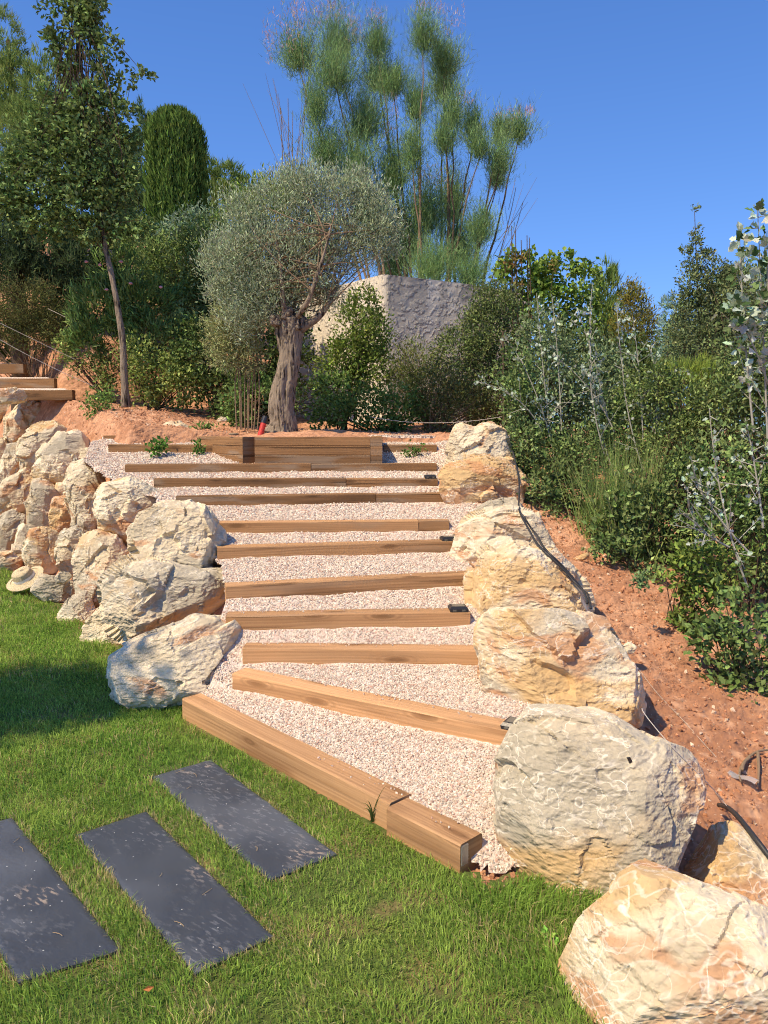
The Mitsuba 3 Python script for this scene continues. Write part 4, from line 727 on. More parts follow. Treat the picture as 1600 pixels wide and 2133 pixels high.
# --- silver poplars
def poplar_leaf(P, D, L, rng, U=None):
    n = len(P); L = np.broadcast_to(L, (n,))
    N = nrm(rng.normal(size=(n, 3)) * .8 + np.array([.2, -.2, .55])); N = nrm(N - (N * D).sum(1, keepdims=True) * D); S_ = np.cross(D, N)
    flat = np.array([(0, 0), (.22, .30), (.42, .52), (.55, .26), (.78, .30), (1, 0), (.78, -.30), (.55, -.26), (.42, -.52), (.22, -.30), (.5, 0)])
    cup = np.array([0, .05, .12, .03, .06, -.1, .06, .03, .12, .05, -.02])
    V = P[:, None] + L[:, None, None] * (flat[None, :, :1] * D[:, None] + flat[None, :, 1:] * .95 * S_[:, None] + cup[None, :, None] * N[:, None])
    f = np.array([(10, i, (i + 1) % 10) for i in range(10)])
    return V.reshape(-1, 3), (np.arange(n)[:, None, None] * 11 + f[None]).reshape(-1, 3)
def poplar(label, lines, Y, L, nl, seed, single=False):
    L = L * .8
    rng = np.random.default_rng(seed + 3000); k = thing('silver_poplar', label, 'tree', 'silver poplar saplings in the right hedge'); Ps, Ds = [], []
    for ln in lines:
        q = px_line(ln, Y, 24); part(k, 'stem', tube(q, np.linspace(.008, .0025, 24), 5), 'm_twig_white', smooth=True)
        T_ = nrm(np.gradient(q, axis=0)); tw = []
        for i in range(15):
            s = rng.integers(3, 23); d = nrm(T_[s] * .8 + rng.normal(size=3) * .65); e = q[s] + d * rng.uniform(.10, .38) * (1.15 - s / 24); tw.append(tube(np.linspace(q[s], e, 4), [.004, .0035, .003, .002], 4, cap=False))
            m = rng.integers(3, 7); tt = rng.uniform(.2, 1, m)[:, None]; Ps.append(q[s] + (e - q[s]) * tt); Ds.append(nrm(d + rng.normal(size=(m, 3)) * .8))
        part(k, 'twigs', cat(tw), 'm_twig_white', smooth=True, kind='stuff')
        m = nl; s = rng.uniform(.25, 1, m); idx = (s * 23).astype(int); Ps.append(q[idx] + rng.normal(size=(m, 3)) * .015); Ds.append(nrm(T_[idx] * .5 + rng.normal(size=(m, 3))))
    P, D = np.concatenate(Ps), np.concatenate(Ds); P = P + D * .02
    Ls = L * rng.uniform(.6, 1.2, len(P)); c = np.where(rng.random((len(P), 1)) < .50, tint((.30, .315, .27), len(P), rng, .14), tint((.05, .075, .03), len(P), rng, .2, (.10, .13, .055)))
    if single:
        big = np.argsort(-Ls)[:260]; rest = np.setdiff1d(np.arange(len(P)), big)
        for i in big:
            V, F = poplar_leaf(P[i:i + 1], D[i:i + 1], Ls[i:i + 1], rng); part(k, 'leaf', tri(V, F), 'm_poplar', color=np.repeat(c[i:i + 1], 11, 0))
    else: rest = np.arange(len(P))
    if len(rest):
        V, F = poplar_leaf(P[rest], D[rest], Ls[rest], rng); part(k, 'small_leaves', tri(V, F), 'm_poplar', kind='stuff', color=np.repeat(c[rest], 11, 0))
poplar('silver poplar shoots in front of the round leaved shrub, left of the others', [[(1160, 990, 0), (1135, 800, .1), (1118, 610, .2)], [(1150, 930, 0), (1090, 760, 0), (1048, 700, .1)], [(1170, 900, 0), (1160, 720, 0), (1150, 620, 0)], [(1130, 900, 0), (1060, 820, -.1), (995, 795, -.1)]], 8.3, .055, 34, 1)
poplar('silver poplar with the whitest leaf column, middle of the right hedge', [[(1290, 1010, 0), (1245, 860, 0), (1228, 680, .1), (1235, 590, .1)], [(1290, 980, 0), (1250, 800, .2), (1200, 640, .2)], [(1260, 950, 0), (1230, 760, -.1), (1232, 640, 0)], [(1280, 900, 0), (1210, 790, 0), (1150, 740, 0)]], 7.8, .055, 44, 2)
poplar('silver poplar leaning right, just left of the sky gap', [[(1340, 980, 0), (1300, 800, 0), (1285, 630, .1)], [(1340, 930, 0), (1330, 760, 0), (1318, 660, 0)], [(1360, 960, 0), (1370, 820, 0), (1352, 720, 0)], [(1360, 900, 0), (1400, 790, 0), (1430, 770, 0)]], 7.6, .05, 30, 3)
poplar('nearest silver poplar with large white leaves at the right photo edge', [[(1600, 930, 0), (1590, 700, 0), (1578, 430, 0)], [(1570, 900, 0), (1548, 640, 0), (1540, 470, 0)], [(1620, 800, 0), (1600, 620, 0), (1598, 480, 0)], [(1600, 800, 0), (1560, 700, -.1), (1530, 640, -.1)], [(1620, 760, 0), (1585, 640, -.2), (1545, 650, -.2)]], 5.4, .085, 26, 4, single=True)
poplar('low silver poplar shoots arching over the rush clump', [[(1560, 1230, 0), (1500, 1020, 0), (1478, 850, 0)], [(1590, 1100, 0), (1565, 930, 0), (1552, 870, 0)], [(1560, 1150, 0), (1460, 1020, 0), (1440, 950, -.1)], [(1520, 1140, 0), (1445, 1080, 0), (1435, 1010, -.1)]], 5.0, .045, 14, 5)
# --- tamarisk
tm = thing('tamarisk_tree', 'tall airy tamarisk with many bare stems and feathery pink topped plumes', 'tree'); rngt = np.random.default_rng(82); TY = 15.0
PL = [(622, 100, 52, 48), (705, 75, 46, 60), (700, 140, 52, 52), (785, 75, 30, 40), (790, 150, 46, 42), (820, 165, 36, 36), (880, 60, 28, 50), (925, 110, 38, 52), (925, 165, 34, 48), (943, 225, 24, 44), (868, 205, 30, 50), (985, 255, 26, 40), (930, 275, 30, 45), (860, 300, 28, 55), (1000, 300, 24, 35), (1045, 265, 24, 34), (1080, 265, 30, 34), (1040, 320, 28, 50), (1035, 365, 20, 28), (680, 300, 46, 60), (740, 330, 56, 60), (820, 340, 40, 66), (760, 230, 56, 66), (660, 200, 30, 60), (780, 420, 66, 60), (890, 420, 56, 70), (945, 400, 36, 70), (850, 480, 66, 66), (955, 500, 56, 56), (1000, 460, 34, 48), (900, 540, 60, 50), (820, 540, 50, 50), (980, 560, 46, 40)]
AP, AD, AL, stm = [], [], [], []
for px, py, rx, ry in PL:
    c, R = blob(px, py, rx, ry, TY + rngt.uniform(-.7, .7), .9); b = c + [0, 0, -R[2] * 1.02]; m = int(30 + 760 * R[0] * R[2]); tg = c + R * (rngt.normal(size=(m, 3)) * [.54, .52, .46] + [0, 0, .12])
    per = 19; tq = np.repeat(tg, per, 0); s = rngt.uniform(.30, 1.06, (len(tq), 1)); dirn = nrm(tq - b)
    AP.append(b + (tq - b) * s + rngt.normal(size=(len(tq), 3)) * .06); AD.append(nrm(dirn * .55 + [0, 0, .65] + rngt.normal(size=(len(tq), 3)) * .46)); AL.append(rngt.uniform(.08, .22, len(tq)))
    g = np.array([aty(px * .35 + 905 * .65 + rngt.uniform(-30, 30), 640, TY)[0], TY + rngt.uniform(-.4, .4), 3.0])
    if py < 480:
        mm = (g + b) / 2 + [(g[0] - b[0]) * .12 + rngt.normal() * .06, 0, 0]; w = np.linspace(0, 1, 12)[:, None]; qq = (1 - w) ** 2 * g + 2 * w * (1 - w) * mm + w * w * (b + [0, 0, R[2] * .3])
        qq[1:-1] += rngt.normal(size=(10, 3)) * .018
        stm.append(qq)
for q_ in stm: part(tm, 'stem', tube(q_, np.linspace(.036, .009, 12), 6), 'm_twig' if rngt.random() < .45 else 'm_bark_dark', smooth=True)
P, D, L = map(np.concatenate, (AP, AD, AL)); V, F = needles(P, D, L, .009, rngt)
part(tm, 'foliage', tri(V, F), 'm_needle', color=np.repeat(tint((.105, .155, .075), len(P), rngt, .3, (.17, .215, .085)), 3, 0))
pk = [blob(a, b, c, d, TY, 1) for a, b, c, d in ((600, 55, 55, 50), (700, 20, 40, 24), (660, 30, 60, 26), (785, 35, 24, 22), (900, 10, 30, 14), (940, 40, 32, 40), (745, 290, 40, 20), (800, 290, 34, 26), (690, 310, 40, 40), (815, 240, 20, 40), (970, 205, 20, 16), (1060, 235, 40, 14), (1105, 235, 12, 14), (560, 90, 14, 40), (900, 370, 30, 30), (655, 330, 24, 30), (630, 20, 50, 20), (880, 20, 24, 18), (740, 60, 24, 30))]
Pp = np.concatenate([c + R * nrm(rngt.normal(size=(n_, 3))) * rngt.random((n_, 1)) ** .4 for c, R in pk for n_ in [int(40 + 150 * R[0] * R[2] * 4)]]); Dp = nrm(rngt.normal(size=Pp.shape) * .6 + [0, 0, 1]); V, F = needles(Pp, Dp, .10, .011, rngt)
part(tm, 'blossom', tri(V, F), 'm_needle', color=np.repeat(tint((.34, .19, .17), len(Pp), rngt, .2, (.28, .19, .13)), 3, 0))
bare = []
for a, b in ((600, 205), (585, 225), (610, 230), (1090, 420), (1075, 390), (640, 170)):
    g = np.array([aty(640 if a < 800 else 960, 640, TY)[0], TY, 3.0]); e = aty(a, b, TY); bare.append(tube(spline([g, (g * .45 + e * .55) + [(-.12 if a < 800 else .12), 0, 0], e], 10), np.linspace(.02, .005, 10), 4, cap=False))
    for i in range(4): bare.append(tube(np.linspace(g * .3 + e * .7 + (e - g) * .09 * i - (e-g)*.1, e + rngt.normal(size=3) * .38 + [0, 0, .1], 4), [.005, .004, .004, .002], 4, cap=False))
part(tm, 'bare_twigs', cat(bare), 'm_twig', smooth=True, kind='stuff')
ds = thing('dead_shrub', 'bare dark dead stems standing against the sky right of the tamarisk', 'shrub')
for a, b, h in ((1066, 470, 200), (1074, 480, 200), (1098, 490, 200), (1103, 495, 190), (1086, 500, 190), (1052, 520, 190)): part(ds, 'stem', tube(px_line([(a + 6, b + h, 0), (a + 2, b + h * .5, 0), (a, b, 0)], 12.4, 6), np.linspace(.018, .006, 6), 5), 'm_bark_dark', smooth=True)
# --- small plants
def tuft(name, label, a, b, Y, rx, ry, L, W, n, col, col2, seed, z=None):
    c, R = blob(a, b, rx, ry, Y); return shrub(name, label, 'plant', [(a, b, rx, ry, Y)], Y, L, W, 3.2 if n is None else n, col, col2, seed=seed + 500, nst=6, base=c - [0, 0, R[2]], r0=.004, shell=.2, dep=1.0)
tuft('young_bush', 'small round green bush on the soil terrace left of the oak trunk', 207, 836, 10.3, 29, 34, .045, .026, None, (.07, .115, .03), (.15, .20, .06), 1)
tuft('weed', 'leafy green weed on the eleventh step, in front of the left sleeper', 340, 936, 8.40, 24, 13, .05, .035, 2.4, (.05, .10, .022), (.10, .17, .04), 2)
tuft('weed', 'tiny green weed on the eleventh step, beside the planter\'s left wing', 415, 934, 8.46, 9, 9, .035, .02, 2.2, (.05, .10, .022), (.10, .17, .04), 3)
tuft('weed', 'green weed in front of the short sleeper right of the planter', 857, 937, 8.44, 15, 11, .035, .02, 2.4, (.06, .10, .025), (.12, .17, .05), 4)
tuft('weed', 'upright weed on the soil behind the topmost left sleeper', 421, 893, 9.5, 9, 15, .045, .025, 2.2, (.07, .12, .03), (.14, .18, .06), 5)
tuft('weed', 'sparse green sprig lying on the middle of the red bank', 1333, 1212, 4.9, 14, 9, .03, .018, 1.4, (.07, .11, .05), (.14, .18, .08), 6)
tuft('weed', 'small broad leaved weed in the lawn beside the nearest boulder', 1138, 1972, 2.27, 16, 14, .022, .013, 1.6, (.12, .24, .04), (.22, .34, .07), 7)
gt = thing('grass_tuft', 'tall dark grass tuft growing against the front of the lowest sleeper', 'grass tuft')
g0 = atz(775, 1712, .01); rngg = np.random.default_rng(83)
for a, b in ((808, 1632), (838, 1650), (835, 1660), (748, 1690), (822, 1722), (800, 1728), (765, 1668), (815, 1700), (752, 1672)):
    e = aty(a, b, g0[1] - .03 + rngg.uniform(-.05, .05)); mid = (g0 + e) / 2 + [0, 0, .035]; q_ = spline([g0 + rngg.normal(size=3) * .004, mid, e], 9); s_ = np.array([.8, .55, .1]) * .0035 * np.array([1, 1, .9, .9, .8, .7, .55, .35, .08])[:, None]
    V = np.concatenate([q_ - s_, q_ + s_]); i = np.arange(8); F = np.concatenate([np.stack([i, i + 1, i + 10], -1), np.stack([i, i + 10, i + 9], -1)])
    part(gt, 'blade', tri(V, F), 'm_grass', color=np.tile([.12, .17, .05], (18, 1)))
# --- a tree outside the left edge whose shadow falls on the lawn
bt = thing('broadleaf_tree', 'tree just outside the left edge whose dappled shadow falls on the lawn', 'tree'); rngb = np.random.default_rng(84)
C = np.array([-.20, -.06, 0]) + np.array([(-5.0, 2.15, 4.4), (-5.9, 2.0, 4.6), (-4.7, 2.35, 4.0), (-5.3, 1.5, 5.0), (-6.4, 2.4, 4.3), (-4.25, 2.15, 4.35)]); m = 330; k_ = rngb.integers(0, 6, m); cc = C[k_] + nrm(rngb.normal(size=(m, 3))) * rngb.random((m, 1)) ** .5 * [.62, .42, .55]
P = np.repeat(cc, 22, 0) + rngb.normal(size=(m * 22, 3)) * .10; D = nrm(rngb.normal(size=P.shape)); V, F = leaves(P, D, .09, .05, rngb)
part(bt, 'crown', tri(V, F), 'm_leaf_gloss', color=np.repeat(tint((.05, .08, .02), len(P), rngb), 4, 0))
part(bt, 'trunk', tube([(-5.9, 1.6, 0), (-5.8, 1.8, 1.6), (-5.5, 2.0, 3.4), (-5.3, 2.1, 4.6)], [.13, .11, .08, .03], 10), 'm_bark', smooth=True)
part(bt, 'branches', stems(np.array([(-5.6, 1.9, 3.0), (-5.5, 2.0, 3.5)]), cc[::9], rngb, r0=.02), 'm_bark_dark', smooth=True)

# ---------------------------------------------------------------- concrete wall
wc, wl, wr = aty(800, 575, 12.2)[:2], aty(585, 600, 14.6)[:2], aty(1110, 600, 13.8)[:2]
wp = sg.Polygon([wl, wc, wr, (wr[0], 17.5), (wl[0], 17.5)]).buffer(-.12).buffer(.12, quad_segs=6)
zt = aty(800, 571, 12.2)[2]
wm = trimesh.creation.extrude_polygon(wp, zt - .6, engine='earcut'); wm.apply_translation([0, 0, .6])
wm = wm.subdivide_to_size(.35, max_iter=12); v = np.array(wm.vertices); wm.merge_vertices(); v = np.array(wm.vertices)
nn = wm.vertex_normals; v = v + nn * (.022 * (meshkit.fbm(v * 1.9, 3, 6) - .5))[:, None]; v[:, 2] += np.where(v[:, 2] > zt - .05, .02 * (meshkit.fbm(v * .9, 2, 9) - .5), 0); wm.vertices = v
solo('concrete_wall', 'big rough rendered concrete wall with a sunlit left face behind the olive', 'wall', wm, 'm_wall', smooth=40)

# ---------------------------------------------------------------- small things
def hull(pts): return trimesh.PointCloud(np.asarray(pts, float)).convex_hull
def frame(o, u, up=(0, 0, 1.0)):
    u = nrm(np.asarray(u, float)); w = nrm(np.asarray(up, float) - np.dot(up, u) * u); M = np.eye(4); M[:3, 0], M[:3, 1], M[:3, 2], M[:3, 3] = u, np.cross(w, u), w, o; return M
for k, px, txt in ((1, 1066, 'beside the biggest pale boulder on the second step'), (3, 957, 'on the right end of the fourth step'), (5, 937, 'on the right end of the sixth step'), (8, 897, 'on the right end of the ninth step')):
    A, B = LINES[k]; u = nrm(B - A); bk = np.array([-u[1], u[0], 0]); o = lerp(A, B, at_px(k, px)) + bk * .055
    M = frame(o, u); t_ = thing('solar_lamp', 'small black square solar step lamp ' + txt, 'lamp', 'solar lamps on the sleepers')
    h = hull([(sx * (.058 - .010 * (z > .02) - .004 * (z == 0)), sy * (.050 - .010 * (z > .02)), z) for sx in (-1, 1) for sy in (-1, 1) for z in (0.0, .016, .030)]); h.apply_transform(M); part(t_, 'housing', h, 'm_black_plastic')
    h = hull([(sx * .038, sy * .030, z) for sx in (-1, 1) for sy in (-1, 1) for z in (.030, .0325)]); h.apply_transform(M); part(t_, 'solar_panel', h, 'm_panel')
    for s in (-1, 1): h = hull([(s * .028 + sx * .011, -.0505 + sy * .002, .009 + z * .005) for sx in (-1, 1) for sy in (-1, 1) for z in (-1, 1)]); h.apply_transform(M); part(t_, 'light_window', h, 'm_panel')
# straw hat
ht = thing('straw_hat', 'straw hat with a white band lying at the foot of the rockery', 'hat'); ho = aty(52, 1204, wall_depth(52, 1204, -.22)); M = frame(ho, nrm(np.array([1, -.1, .28])), (-.28, -.50, .85))
an = np.linspace(0, 2 * np.pi, 49)[:-1]
prof_ = [(.0, .098), (.045, .097), (.072, .090), (.084, .075), (.088, .03), (.094, .004), (.13, -.004), (.168, -.012), (.172, -.010), (.168, -.006), (.13, .002), (.098, .010)]
ring = np.array([[(r * np.cos(a) * (1.12 if r else 1), r * np.sin(a), z + .010 * np.sin(2 * a + .6) * (r / .17) ** 2 - .018 * np.exp(-(np.sin(a) / .45) ** 2) * (r < .06)) for a in an] for r, z in prof_[:-1]])
n_, s_ = ring.shape[:2]; i, j = np.meshgrid(np.arange(n_ - 1), np.arange(s_), indexing='ij'); j2 = (j + 1) % s_; F = np.stack([i * s_ + j, i * s_ + j2, (i + 1) * s_ + j2, (i + 1) * s_ + j], -1).reshape(-1, 4)
hm = tri(ring.reshape(-1, 3), np.vstack([F[:, [0, 2, 1]], F[:, [0, 3, 2]]])); hm.apply_transform(M); part(ht, 'body', hm, 'm_straw', smooth=True)
bd = np.array([[(r * np.cos(a) * 1.12, r * np.sin(a), z) for a in an] for r, z in ((.0955, .008), (.0935, .034))]); F = np.stack([np.arange(s_), (np.arange(s_) + 1) % s_, s_ + (np.arange(s_) + 1) % s_, s_ + np.arange(s_)], -1)
bm = tri(bd.reshape(-1, 3), np.vstack([F[:, [0, 1, 2]], F[:, [0, 2, 3]]])); bm.apply_transform(M); part(ht, 'band', bm, 'm_band', smooth=True)
# red irrigation pipe
rp = thing('red_pipe', 'short red plastic pipe with a black end leaning beside the olive trunk', 'pipe'); a_, b_ = aty(541, 912, 8.62), aty(549, 882, 8.66); c_ = aty(553, 868, 8.68)
part(rp, 'tube', tube([a_, b_], .031, 18), 'm_red', smooth=35); part(rp, 'end', tube([b_, c_], .034, 18), 'm_black_plastic', smooth=35)
vb = thing('valve_cap', 'small grey brown cap on the left wing of the planter', 'cap'); cpt = aty(487, 904, 8.25); scene[vb] = mikit.ply(trimesh.creation.revolve(np.array([(0, 0), (.05, 0), (.055, .012), (.045, .022), (0, .026)]), 24).apply_translation(cpt - [0, 0, .012]), 'm_twig', smooth=40)
# pipes and cords
def laid(pts, r, n=60, smooth=2.2):
    """A hose lying over whatever it crosses: dense hits along its course, bridged over the hollows."""
    p = np.array(pts, float); t = np.r_[0, np.cumsum(np.linalg.norm(np.diff(p, axis=0), axis=1))]; u = np.linspace(0, t[-1], 50)
    h = np.array([surf(a, b) for a, b in zip(np.interp(u, t, p[:, 0]), np.interp(u, t, p[:, 1]))])
    from scipy.ndimage import maximum_filter1d, gaussian_filter1d
    h[:, 2] = maximum_filter1d(h[:, 2], 5); h = gaussian_filter1d(h, smooth, axis=0, mode='nearest'); return spline(h + [0, 0, r + .006], n)
solo('irrigation_pipe', 'black irrigation pipe running along the outer side of the upper right boulders', 'pipe', tube(laid([(1066, 940), (1078, 1000), (1084, 1040), (1076, 1075), (1100, 1118), (1135, 1165), (1170, 1197), (1205, 1240), (1226, 1283)], .008), .0075, 8), 'm_pipe', smooth=True)
solo('irrigation_pipe', 'second black pipe beside the first on the boulder right of the fifth step', 'pipe', tube(laid([(1082, 1072), (1107, 1116), (1142, 1163), (1177, 1196), (1211, 1238), (1232, 1286)], .008), .007, 8), 'm_pipe', smooth=True)
solo('irrigation_pipe', 'thick black pipe emerging behind the biggest pale boulder at lower right', 'pipe', tube(laid([(1486, 1686), (1500, 1694), (1520, 1706), (1560, 1742), (1598, 1792), (1650, 1870)], .012, 60, 7), .0105, 10), 'm_pipe', smooth=True)
def cord(label, pts, r=.004): solo('cord', label, 'cord', tube(spline(pts, 24), r, 5), 'm_cord', smooth=True, group='thin pale guide cords')
cord('upper pale cord slanting across the bank at the far left', [aty(-30, 658, 11.2), aty(80, 712, 11.4), aty(155, 748, 11.6)])
cord('lower pale cord above the small flight at the far left', [aty(-30, 690, 10.8), aty(90, 756, 11.0), aty(200, 806, 11.2)])
cord('short pale cord in front of the dry shrub at far left', [aty(100, 643, 12.0), aty(156, 670, 12.0)])
cord('pale cord stretched behind the top right boulder', [aty(770, 868, 9.6), aty(900, 881, 9.4), aty(1046, 868, 9.2)], .0035)
cord('long pale string down the red bank beside the biggest boulder', [surf(a, b, .01) for a, b in ((1340, 1480), (1395, 1556), (1450, 1612), (1490, 1655), (1560, 1736), (1610, 1800))], .0017)
cord('dashed looking pale string lying on the middle of the red bank', [surf(a, b, .008) for a, b in ((1330, 1395), (1372, 1450), (1420, 1500), (1470, 1556), (1530, 1622))], .0014)
solo('stake', 'thin rusty iron stake standing behind the top right boulder', 'stake', tube([aty(1050, 905, 9.2), aty(1048, 690, 9.2)], .011, 8), 'm_bark_dark', smooth=True)
# plastic film, root, dark chip, dry leaf, needles
fp = surf(1548, 1632); u = np.array([.35, -.6, -.1]); M = frame(fp + [0, 0, .035], u, (.2, -.5, .85)); gx, gy = np.meshgrid(np.linspace(-.075, .075, 9), np.linspace(-.022, .022, 5)); gzv = .018 * np.sin(gx * 28) + .007 * np.cos(gy * 120); i, j = np.meshgrid(np.arange(4), np.arange(8), indexing='ij'); a = i * 9 + j; F = np.stack([a, a + 1, a + 10, a + 9], -1).reshape(-1, 4)
fm = tri(np.stack([gx, gy, gzv], -1).reshape(-1, 3), np.vstack([F[:, [0, 1, 2]], F[:, [0, 2, 3]]])); fm.apply_transform(M)
scene['m_film_grey'] = {'type': 'principledthin', 'base_color': {'type': 'rgb', 'value': [.75, .75, .76]}, 'roughness': .25, 'spec_trans': .55, 'diff_trans': .6}
solo('plastic_scrap', 'torn strip of clear plastic lying on the red bank', 'plastic scrap', fm, 'm_film_grey', smooth=True)
rt = thing('root', 'twisted brown root sticking out of the bank at the right photo edge', 'root')
for l in ([(1546, 1615), (1556, 1592), (1575, 1578), (1600, 1574), (1640, 1580)], [(1578, 1580), (1580, 1610), (1578, 1650)], [(1560, 1590), (1548, 1602), (1543, 1640)]): part(rt, 'strand', tube(spline([surf(a, b, .03) for a, b in l], 20), np.linspace(.009, .004, 20), 7), 'm_twig', smooth=True)
fp = surf(1312, 1587); M = frame(fp + [0, 0, .004], np.array([.35, .1, -.75]), (-.1, -.8, .6)); h = hull([(x, y, z) for x, y in ((-.017, -.005), (-.012, .006), (.013, .006), (.018, .001), (.012, -.006)) for z in (-.003, .004)]); h.apply_transform(M); solo('dark_chip', 'small dark blue grey chip lying on the biggest pale boulder', 'chip', h, 'm_black_plastic')
lf, lF = leaves(np.array([atz(298, 2062, .045)]), nrm(np.array([[1.0, .25, .1]])), .030, .015, np.random.default_rng(3)); solo('fallen_leaf', 'single orange dry leaf on the lawn below the middle slab', 'leaf', tri(lf, lF), 'm_dryleaf')
rngn = np.random.default_rng(85); nd = []
for q in slabs:
    for _ in range(4):
        a = rngn.random(2); c = (q[0] * (1 - a[0]) + q[3] * a[0]) * (1 - a[1]) + (q[1] * (1 - a[0]) + q[2] * a[0]) * a[1]; d = rngn.normal(size=2); d = d / np.linalg.norm(d) * rngn.uniform(.02, .05); nd.append(tube([(c[0], c[1], SLZ + .004), (c[0] + d[0] * .5 + .004, c[1] + d[1] * .5, SLZ + .007), (c[0] + d[0], c[1] + d[1], SLZ + .004)], .0009, 4))
solo('pine_needles', 'dry pine needles scattered over the slate slabs', 'pine needles', cat(nd), 'm_straw_needle', kind='stuff')


# ---------------------------------------------------------------- lawn grass, gravel stones, clods
def scatter(poly, dens, rng):
    x0, y0, x1, y1 = poly.bounds; n = rng.poisson(dens * (x1 - x0) * (y1 - y0))
    p = np.c_[rng.uniform(x0, x1, n), rng.uniform(y0, y1, n)]
    return p[shapely.contains_xy(poly, p[:, 0], p[:, 1])]
def in_view(p, z=0.0, m=1.18):
    return (p[:, 0] < p[:, 1] * .5 * m + .15) & (-p[:, 0] < p[:, 1] * .5 * 1.35 + .25) & (p[:, 1] > 1.5)
rng = np.random.default_rng(5)
SL = shapely.union_all([sg.Polygon(q).buffer(-.004) for q in slabs])
blades, bcol = [], []
for y0, y1, dens, w, h in ((1.5, 3.3, 36000, .0030, .034), (3.3, 4.8, 22000, .0038, .036), (4.8, 6.6, 11000, .0052, .045), (6.6, 12, 5200, .0075, .048)):
    p = scatter(LAWN.intersection(sg.box(-9, y0, 2, y1)), dens, rng); p = p[in_view(p)]
    p = p[~shapely.contains_xy(SL, p[:, 0], p[:, 1])]
    q3 = np.c_[p, np.zeros(len(p))]; dn = meshkit.fbm(q3 * 7, 3, 21); p = p[rng.random(len(p)) < .35 + 1.3 * np.clip(dn - .2, 0, 1)]
    q3 = np.c_[p, np.zeros(len(p))]; n = len(p)
    big = meshkit.fbm(q3 * 1.6, 3, 22); H = h * rng.uniform(.45, 1.35, n) * (.75 + .5 * big); Wd = w * rng.uniform(.6, 1.3, n)
    near = np.clip(1 - (np.hypot(p[:, 0] - .62, p[:, 1] - 2.4) / .55), 0, 1); H = H * (1 + .8 * near)
    ang = rng.uniform(0, 2 * np.pi, n); lean = rng.uniform(.15, .95, n)
    fl = meshkit.noise(q3 * 9, 3) * 6.3; d = np.stack([np.cos(ang) * .7 + np.cos(fl) * .5, np.sin(ang) * .7 + np.sin(fl) * .5, np.zeros(n)], -1)
    fa = rng.uniform(0, 2 * np.pi, n); s = np.stack([np.cos(fa), np.sin(fa), np.zeros(n)], -1)
    b = np.c_[p, np.full(n, .002)]; up = np.array([0, 0, 1.0])
    m = b + up * (H * .6)[:, None] + d * (H * lean * .30)[:, None]; t = b + up * (H * (1 - .28 * lean))[:, None] + d * (H * lean)[:, None]
    blades.append(np.stack([b - s * Wd[:, None] / 2, b + s * Wd[:, None] / 2, m + s * Wd[:, None] * .42, m - s * Wd[:, None] * .42, t], 1))
    tone = meshkit.fbm(q3 * 2.3, 3, 33)[:, None]; c = np.array([.20, .38, .06]) * (1 - tone) + np.array([.42, .54, .125]) * tone
    dry = (rng.random(n) < .045 + .30 * np.clip(meshkit.fbm(q3 * 3.1, 3, 44) - .60, 0, 1) * 4)[:, None]
    edge = (shapely.distance(shapely.points(p), SL) < .022)[:, None] & (rng.random((n, 1)) < .4)
    c = np.where(dry | edge, [.58, .48, .24], c) * np.exp(rng.normal(size=(n, 1)) * .22)
    bcol.append(np.repeat(c, 5, 0))
V = np.concatenate(blades).reshape(-1, 3); i = np.arange(len(V) // 5)[:, None] * 5
solo('grass', 'short green lawn grass in front of the rockery and steps', 'grass', tri(V, np.concatenate([i + [0, 1, 2], i + [0, 2, 3], i + [3, 2, 4]], 1).reshape(-1, 3)), 'm_grass', kind='stuff', color=np.concatenate(bcol))
NGR = len(V) // 5 * 3

OCT = np.array([(1, 0, 0), (-1, 0, 0), (0, 1, 0), (0, -1, 0), (0, 0, 1), (0, 0, -1.0)]); OCF = np.array([(0, 2, 4), (2, 1, 4), (1, 3, 4), (3, 0, 4), (2, 0, 5), (1, 2, 5), (3, 1, 5), (0, 3, 5)])
def stones(P, size, rng, flat=.65):
    n = len(P); q = nrm(rng.normal(size=(n, 4)))
    w, x, y, z = q.T
    Rm = np.stack([1 - 2 * (y * y + z * z), 2 * (x * y - z * w), 2 * (x * z + y * w), 2 * (x * y + z * w), 1 - 2 * (x * x + z * z), 2 * (y * z - x * w), 2 * (x * z - y * w), 2 * (y * z + x * w), 1 - 2 * (x * x + y * y)], -1).reshape(n, 3, 3)
    v = OCT[None] * rng.uniform(.65, 1.25, (n, 6, 1)) * np.stack([np.ones(n), rng.uniform(.6, 1, n), rng.uniform(flat - .15, flat + .2, n)], -1)[:, None] + rng.normal(size=(n, 6, 3)) * .12
    v = np.einsum('nij,nkj->nki', Rm, v) * np.broadcast_to(size, (n,))[:, None, None] + P[:, None]
    return v.reshape(-1, 3), (OCF[None] + (np.arange(n) * 6)[:, None, None]).reshape(-1, 3)
pts, sz = [], []
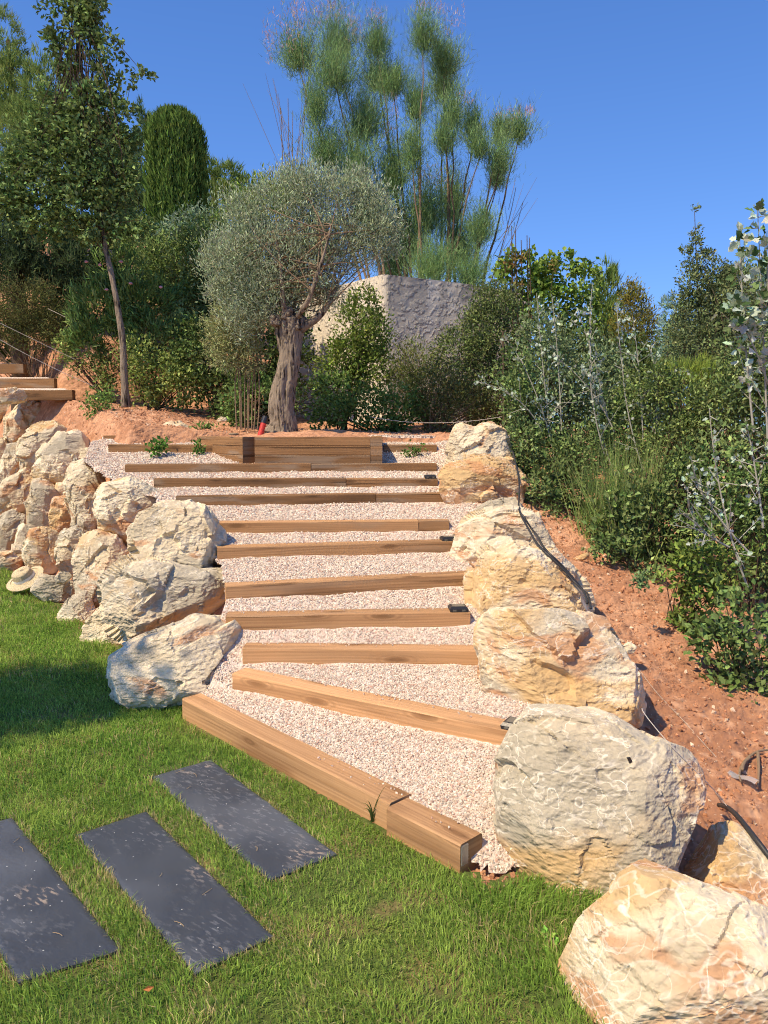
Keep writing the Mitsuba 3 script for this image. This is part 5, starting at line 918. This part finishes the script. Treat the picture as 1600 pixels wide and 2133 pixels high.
for y0, y1, dens, s in ((2.5, 3.6, 13500, .0068), (3.6, 4.8, 11000, .0072), (4.8, 6.4, 7000, .0088), (6.4, 9.4, 3800, .0115)):
    p = scatter(GRAVEL.intersection(sg.box(-4, y0, 2, y1)), dens, rng)
    p = p[(p[:, 0] < 1.0)]; s_ = s * rng.uniform(.55, 1.3, len(p)); zz = stair(p[:, 0], p[:, 1]) + .026 * (meshkit.fbm(np.c_[p * 5, 0 * p[:, 0]], 3, 2) - .5)
    ok = np.ones(len(p), bool)
    for k in range(len(LINES)):
        sdist, al, Ln = lineinfo(k, p[:, 0], p[:, 1]); hi = Ln if k < 10 else (at_px(10, 470) * Ln if k == 10 else at_px(11, 440) * Ln)
        inside = (sdist > -.006) & (sdist < BW + .004) & (al > -.01) & (al < hi + .01); ok &= ~inside
        if k == 0: ok &= ~((sdist < BW) & (al < Ln + .002))
    ok &= ~shapely.contains_xy(PSOIL, p[:, 0], p[:, 1])
    pts.append(np.c_[p, zz + s_ * .35][ok]); sz.append(s_[ok])
for k, (lo, hi, cnt) in enumerate([(.55, .95, 26), (.1, .9, 40), (.05, .95, 60), (.05, .95, 60), (.05, .95, 70), (.05, .95, 40), (.05, .95, 30)]):   # strays lying on the sleepers
    A, B = LINES[k]; t = rng.uniform(lo, hi, cnt); bkv = nrm(np.array([-(B - A)[1], (B - A)[0], 0])); o = BW * (1 - rng.random(cnt) ** 1.8 * .6)
    pts.append(A + t[:, None] * (B - A) + o[:, None] * bkv + [0, 0, .004]); sz.append(rng.uniform(.004, .008, cnt))
Pg, Sg = np.concatenate(pts), np.concatenate(sz); V, F = stones(Pg, Sg, rng)
tone = rng.random((len(Pg), 1)); cg = np.where(tone < .5, np.array([.655, .59, .485]), np.where(tone < .88, np.array([.56, .45, .355]), np.array([.52, .345, .26]))) * np.exp(rng.normal(size=(len(Pg), 1)) * .16)
solo('gravel', 'pink and cream gravel covering the treads between the sleepers', 'gravel', tri(V, F), 'm_pebble', kind='stuff', color=np.repeat(np.clip(cg, 0, .9), 6, 0))
NGV = len(F)
# clods and pebbles on the bare red soil
zone = [sg.Polygon([(1.2, 2.6), (2.2, 2.6), (2.6, 5), (2.4, 7), (1.2, 7.5)]), sg.Polygon([(-3.2, 8.9), (-5.6, 9.6), (-6.2, 11.6), (-3, 11.5), (-1.2, 10), (.8, 10), (.8, 9.35), (-2, 9.35)]), sg.Polygon([(-1.3, 5.0), (-1.2, 4.6), (-2.0, 6.3), (-2.9, 7.4), (-3.1, 7.6), (-2.9, 6.4)]), sg.Polygon([(.3, 2.66), (.36, 2.53), (.52, 2.55), (.5, 2.72)])]
p = np.concatenate([scatter(z, d, rng) for z, d in zip(zone, (1100, 700, 700, 2500))]); z0 = terrain(p[:, 0], p[:, 1]); s_ = .005 + .015 * rng.random(len(p)) ** 5
V, F = stones(np.c_[p, z0 + s_ * .3], s_, rng); t_ = rng.random((len(p), 1))
solo('soil_clods', 'crumbs of red soil and pale stone chips on the bare earth', 'soil', tri(V, F), 'm_pebble', kind='stuff', color=np.repeat(np.where(t_ < .86, np.array([.42, .205, .11]), np.array([.58, .45, .32])) * np.exp(rng.normal(size=(len(p), 1)) * .2), 6, 0))
print('tris', sum(len(meshkit.WRITTEN[d['filename']][1]) for d in scene.values() if d.get('type') == 'ply'), 'grass', NGR, 'gravel', NGV)
if 0: [print(k, len(meshkit.WRITTEN[d['filename']][1])) for k, d in scene.items() if d.get('type') == 'ply']
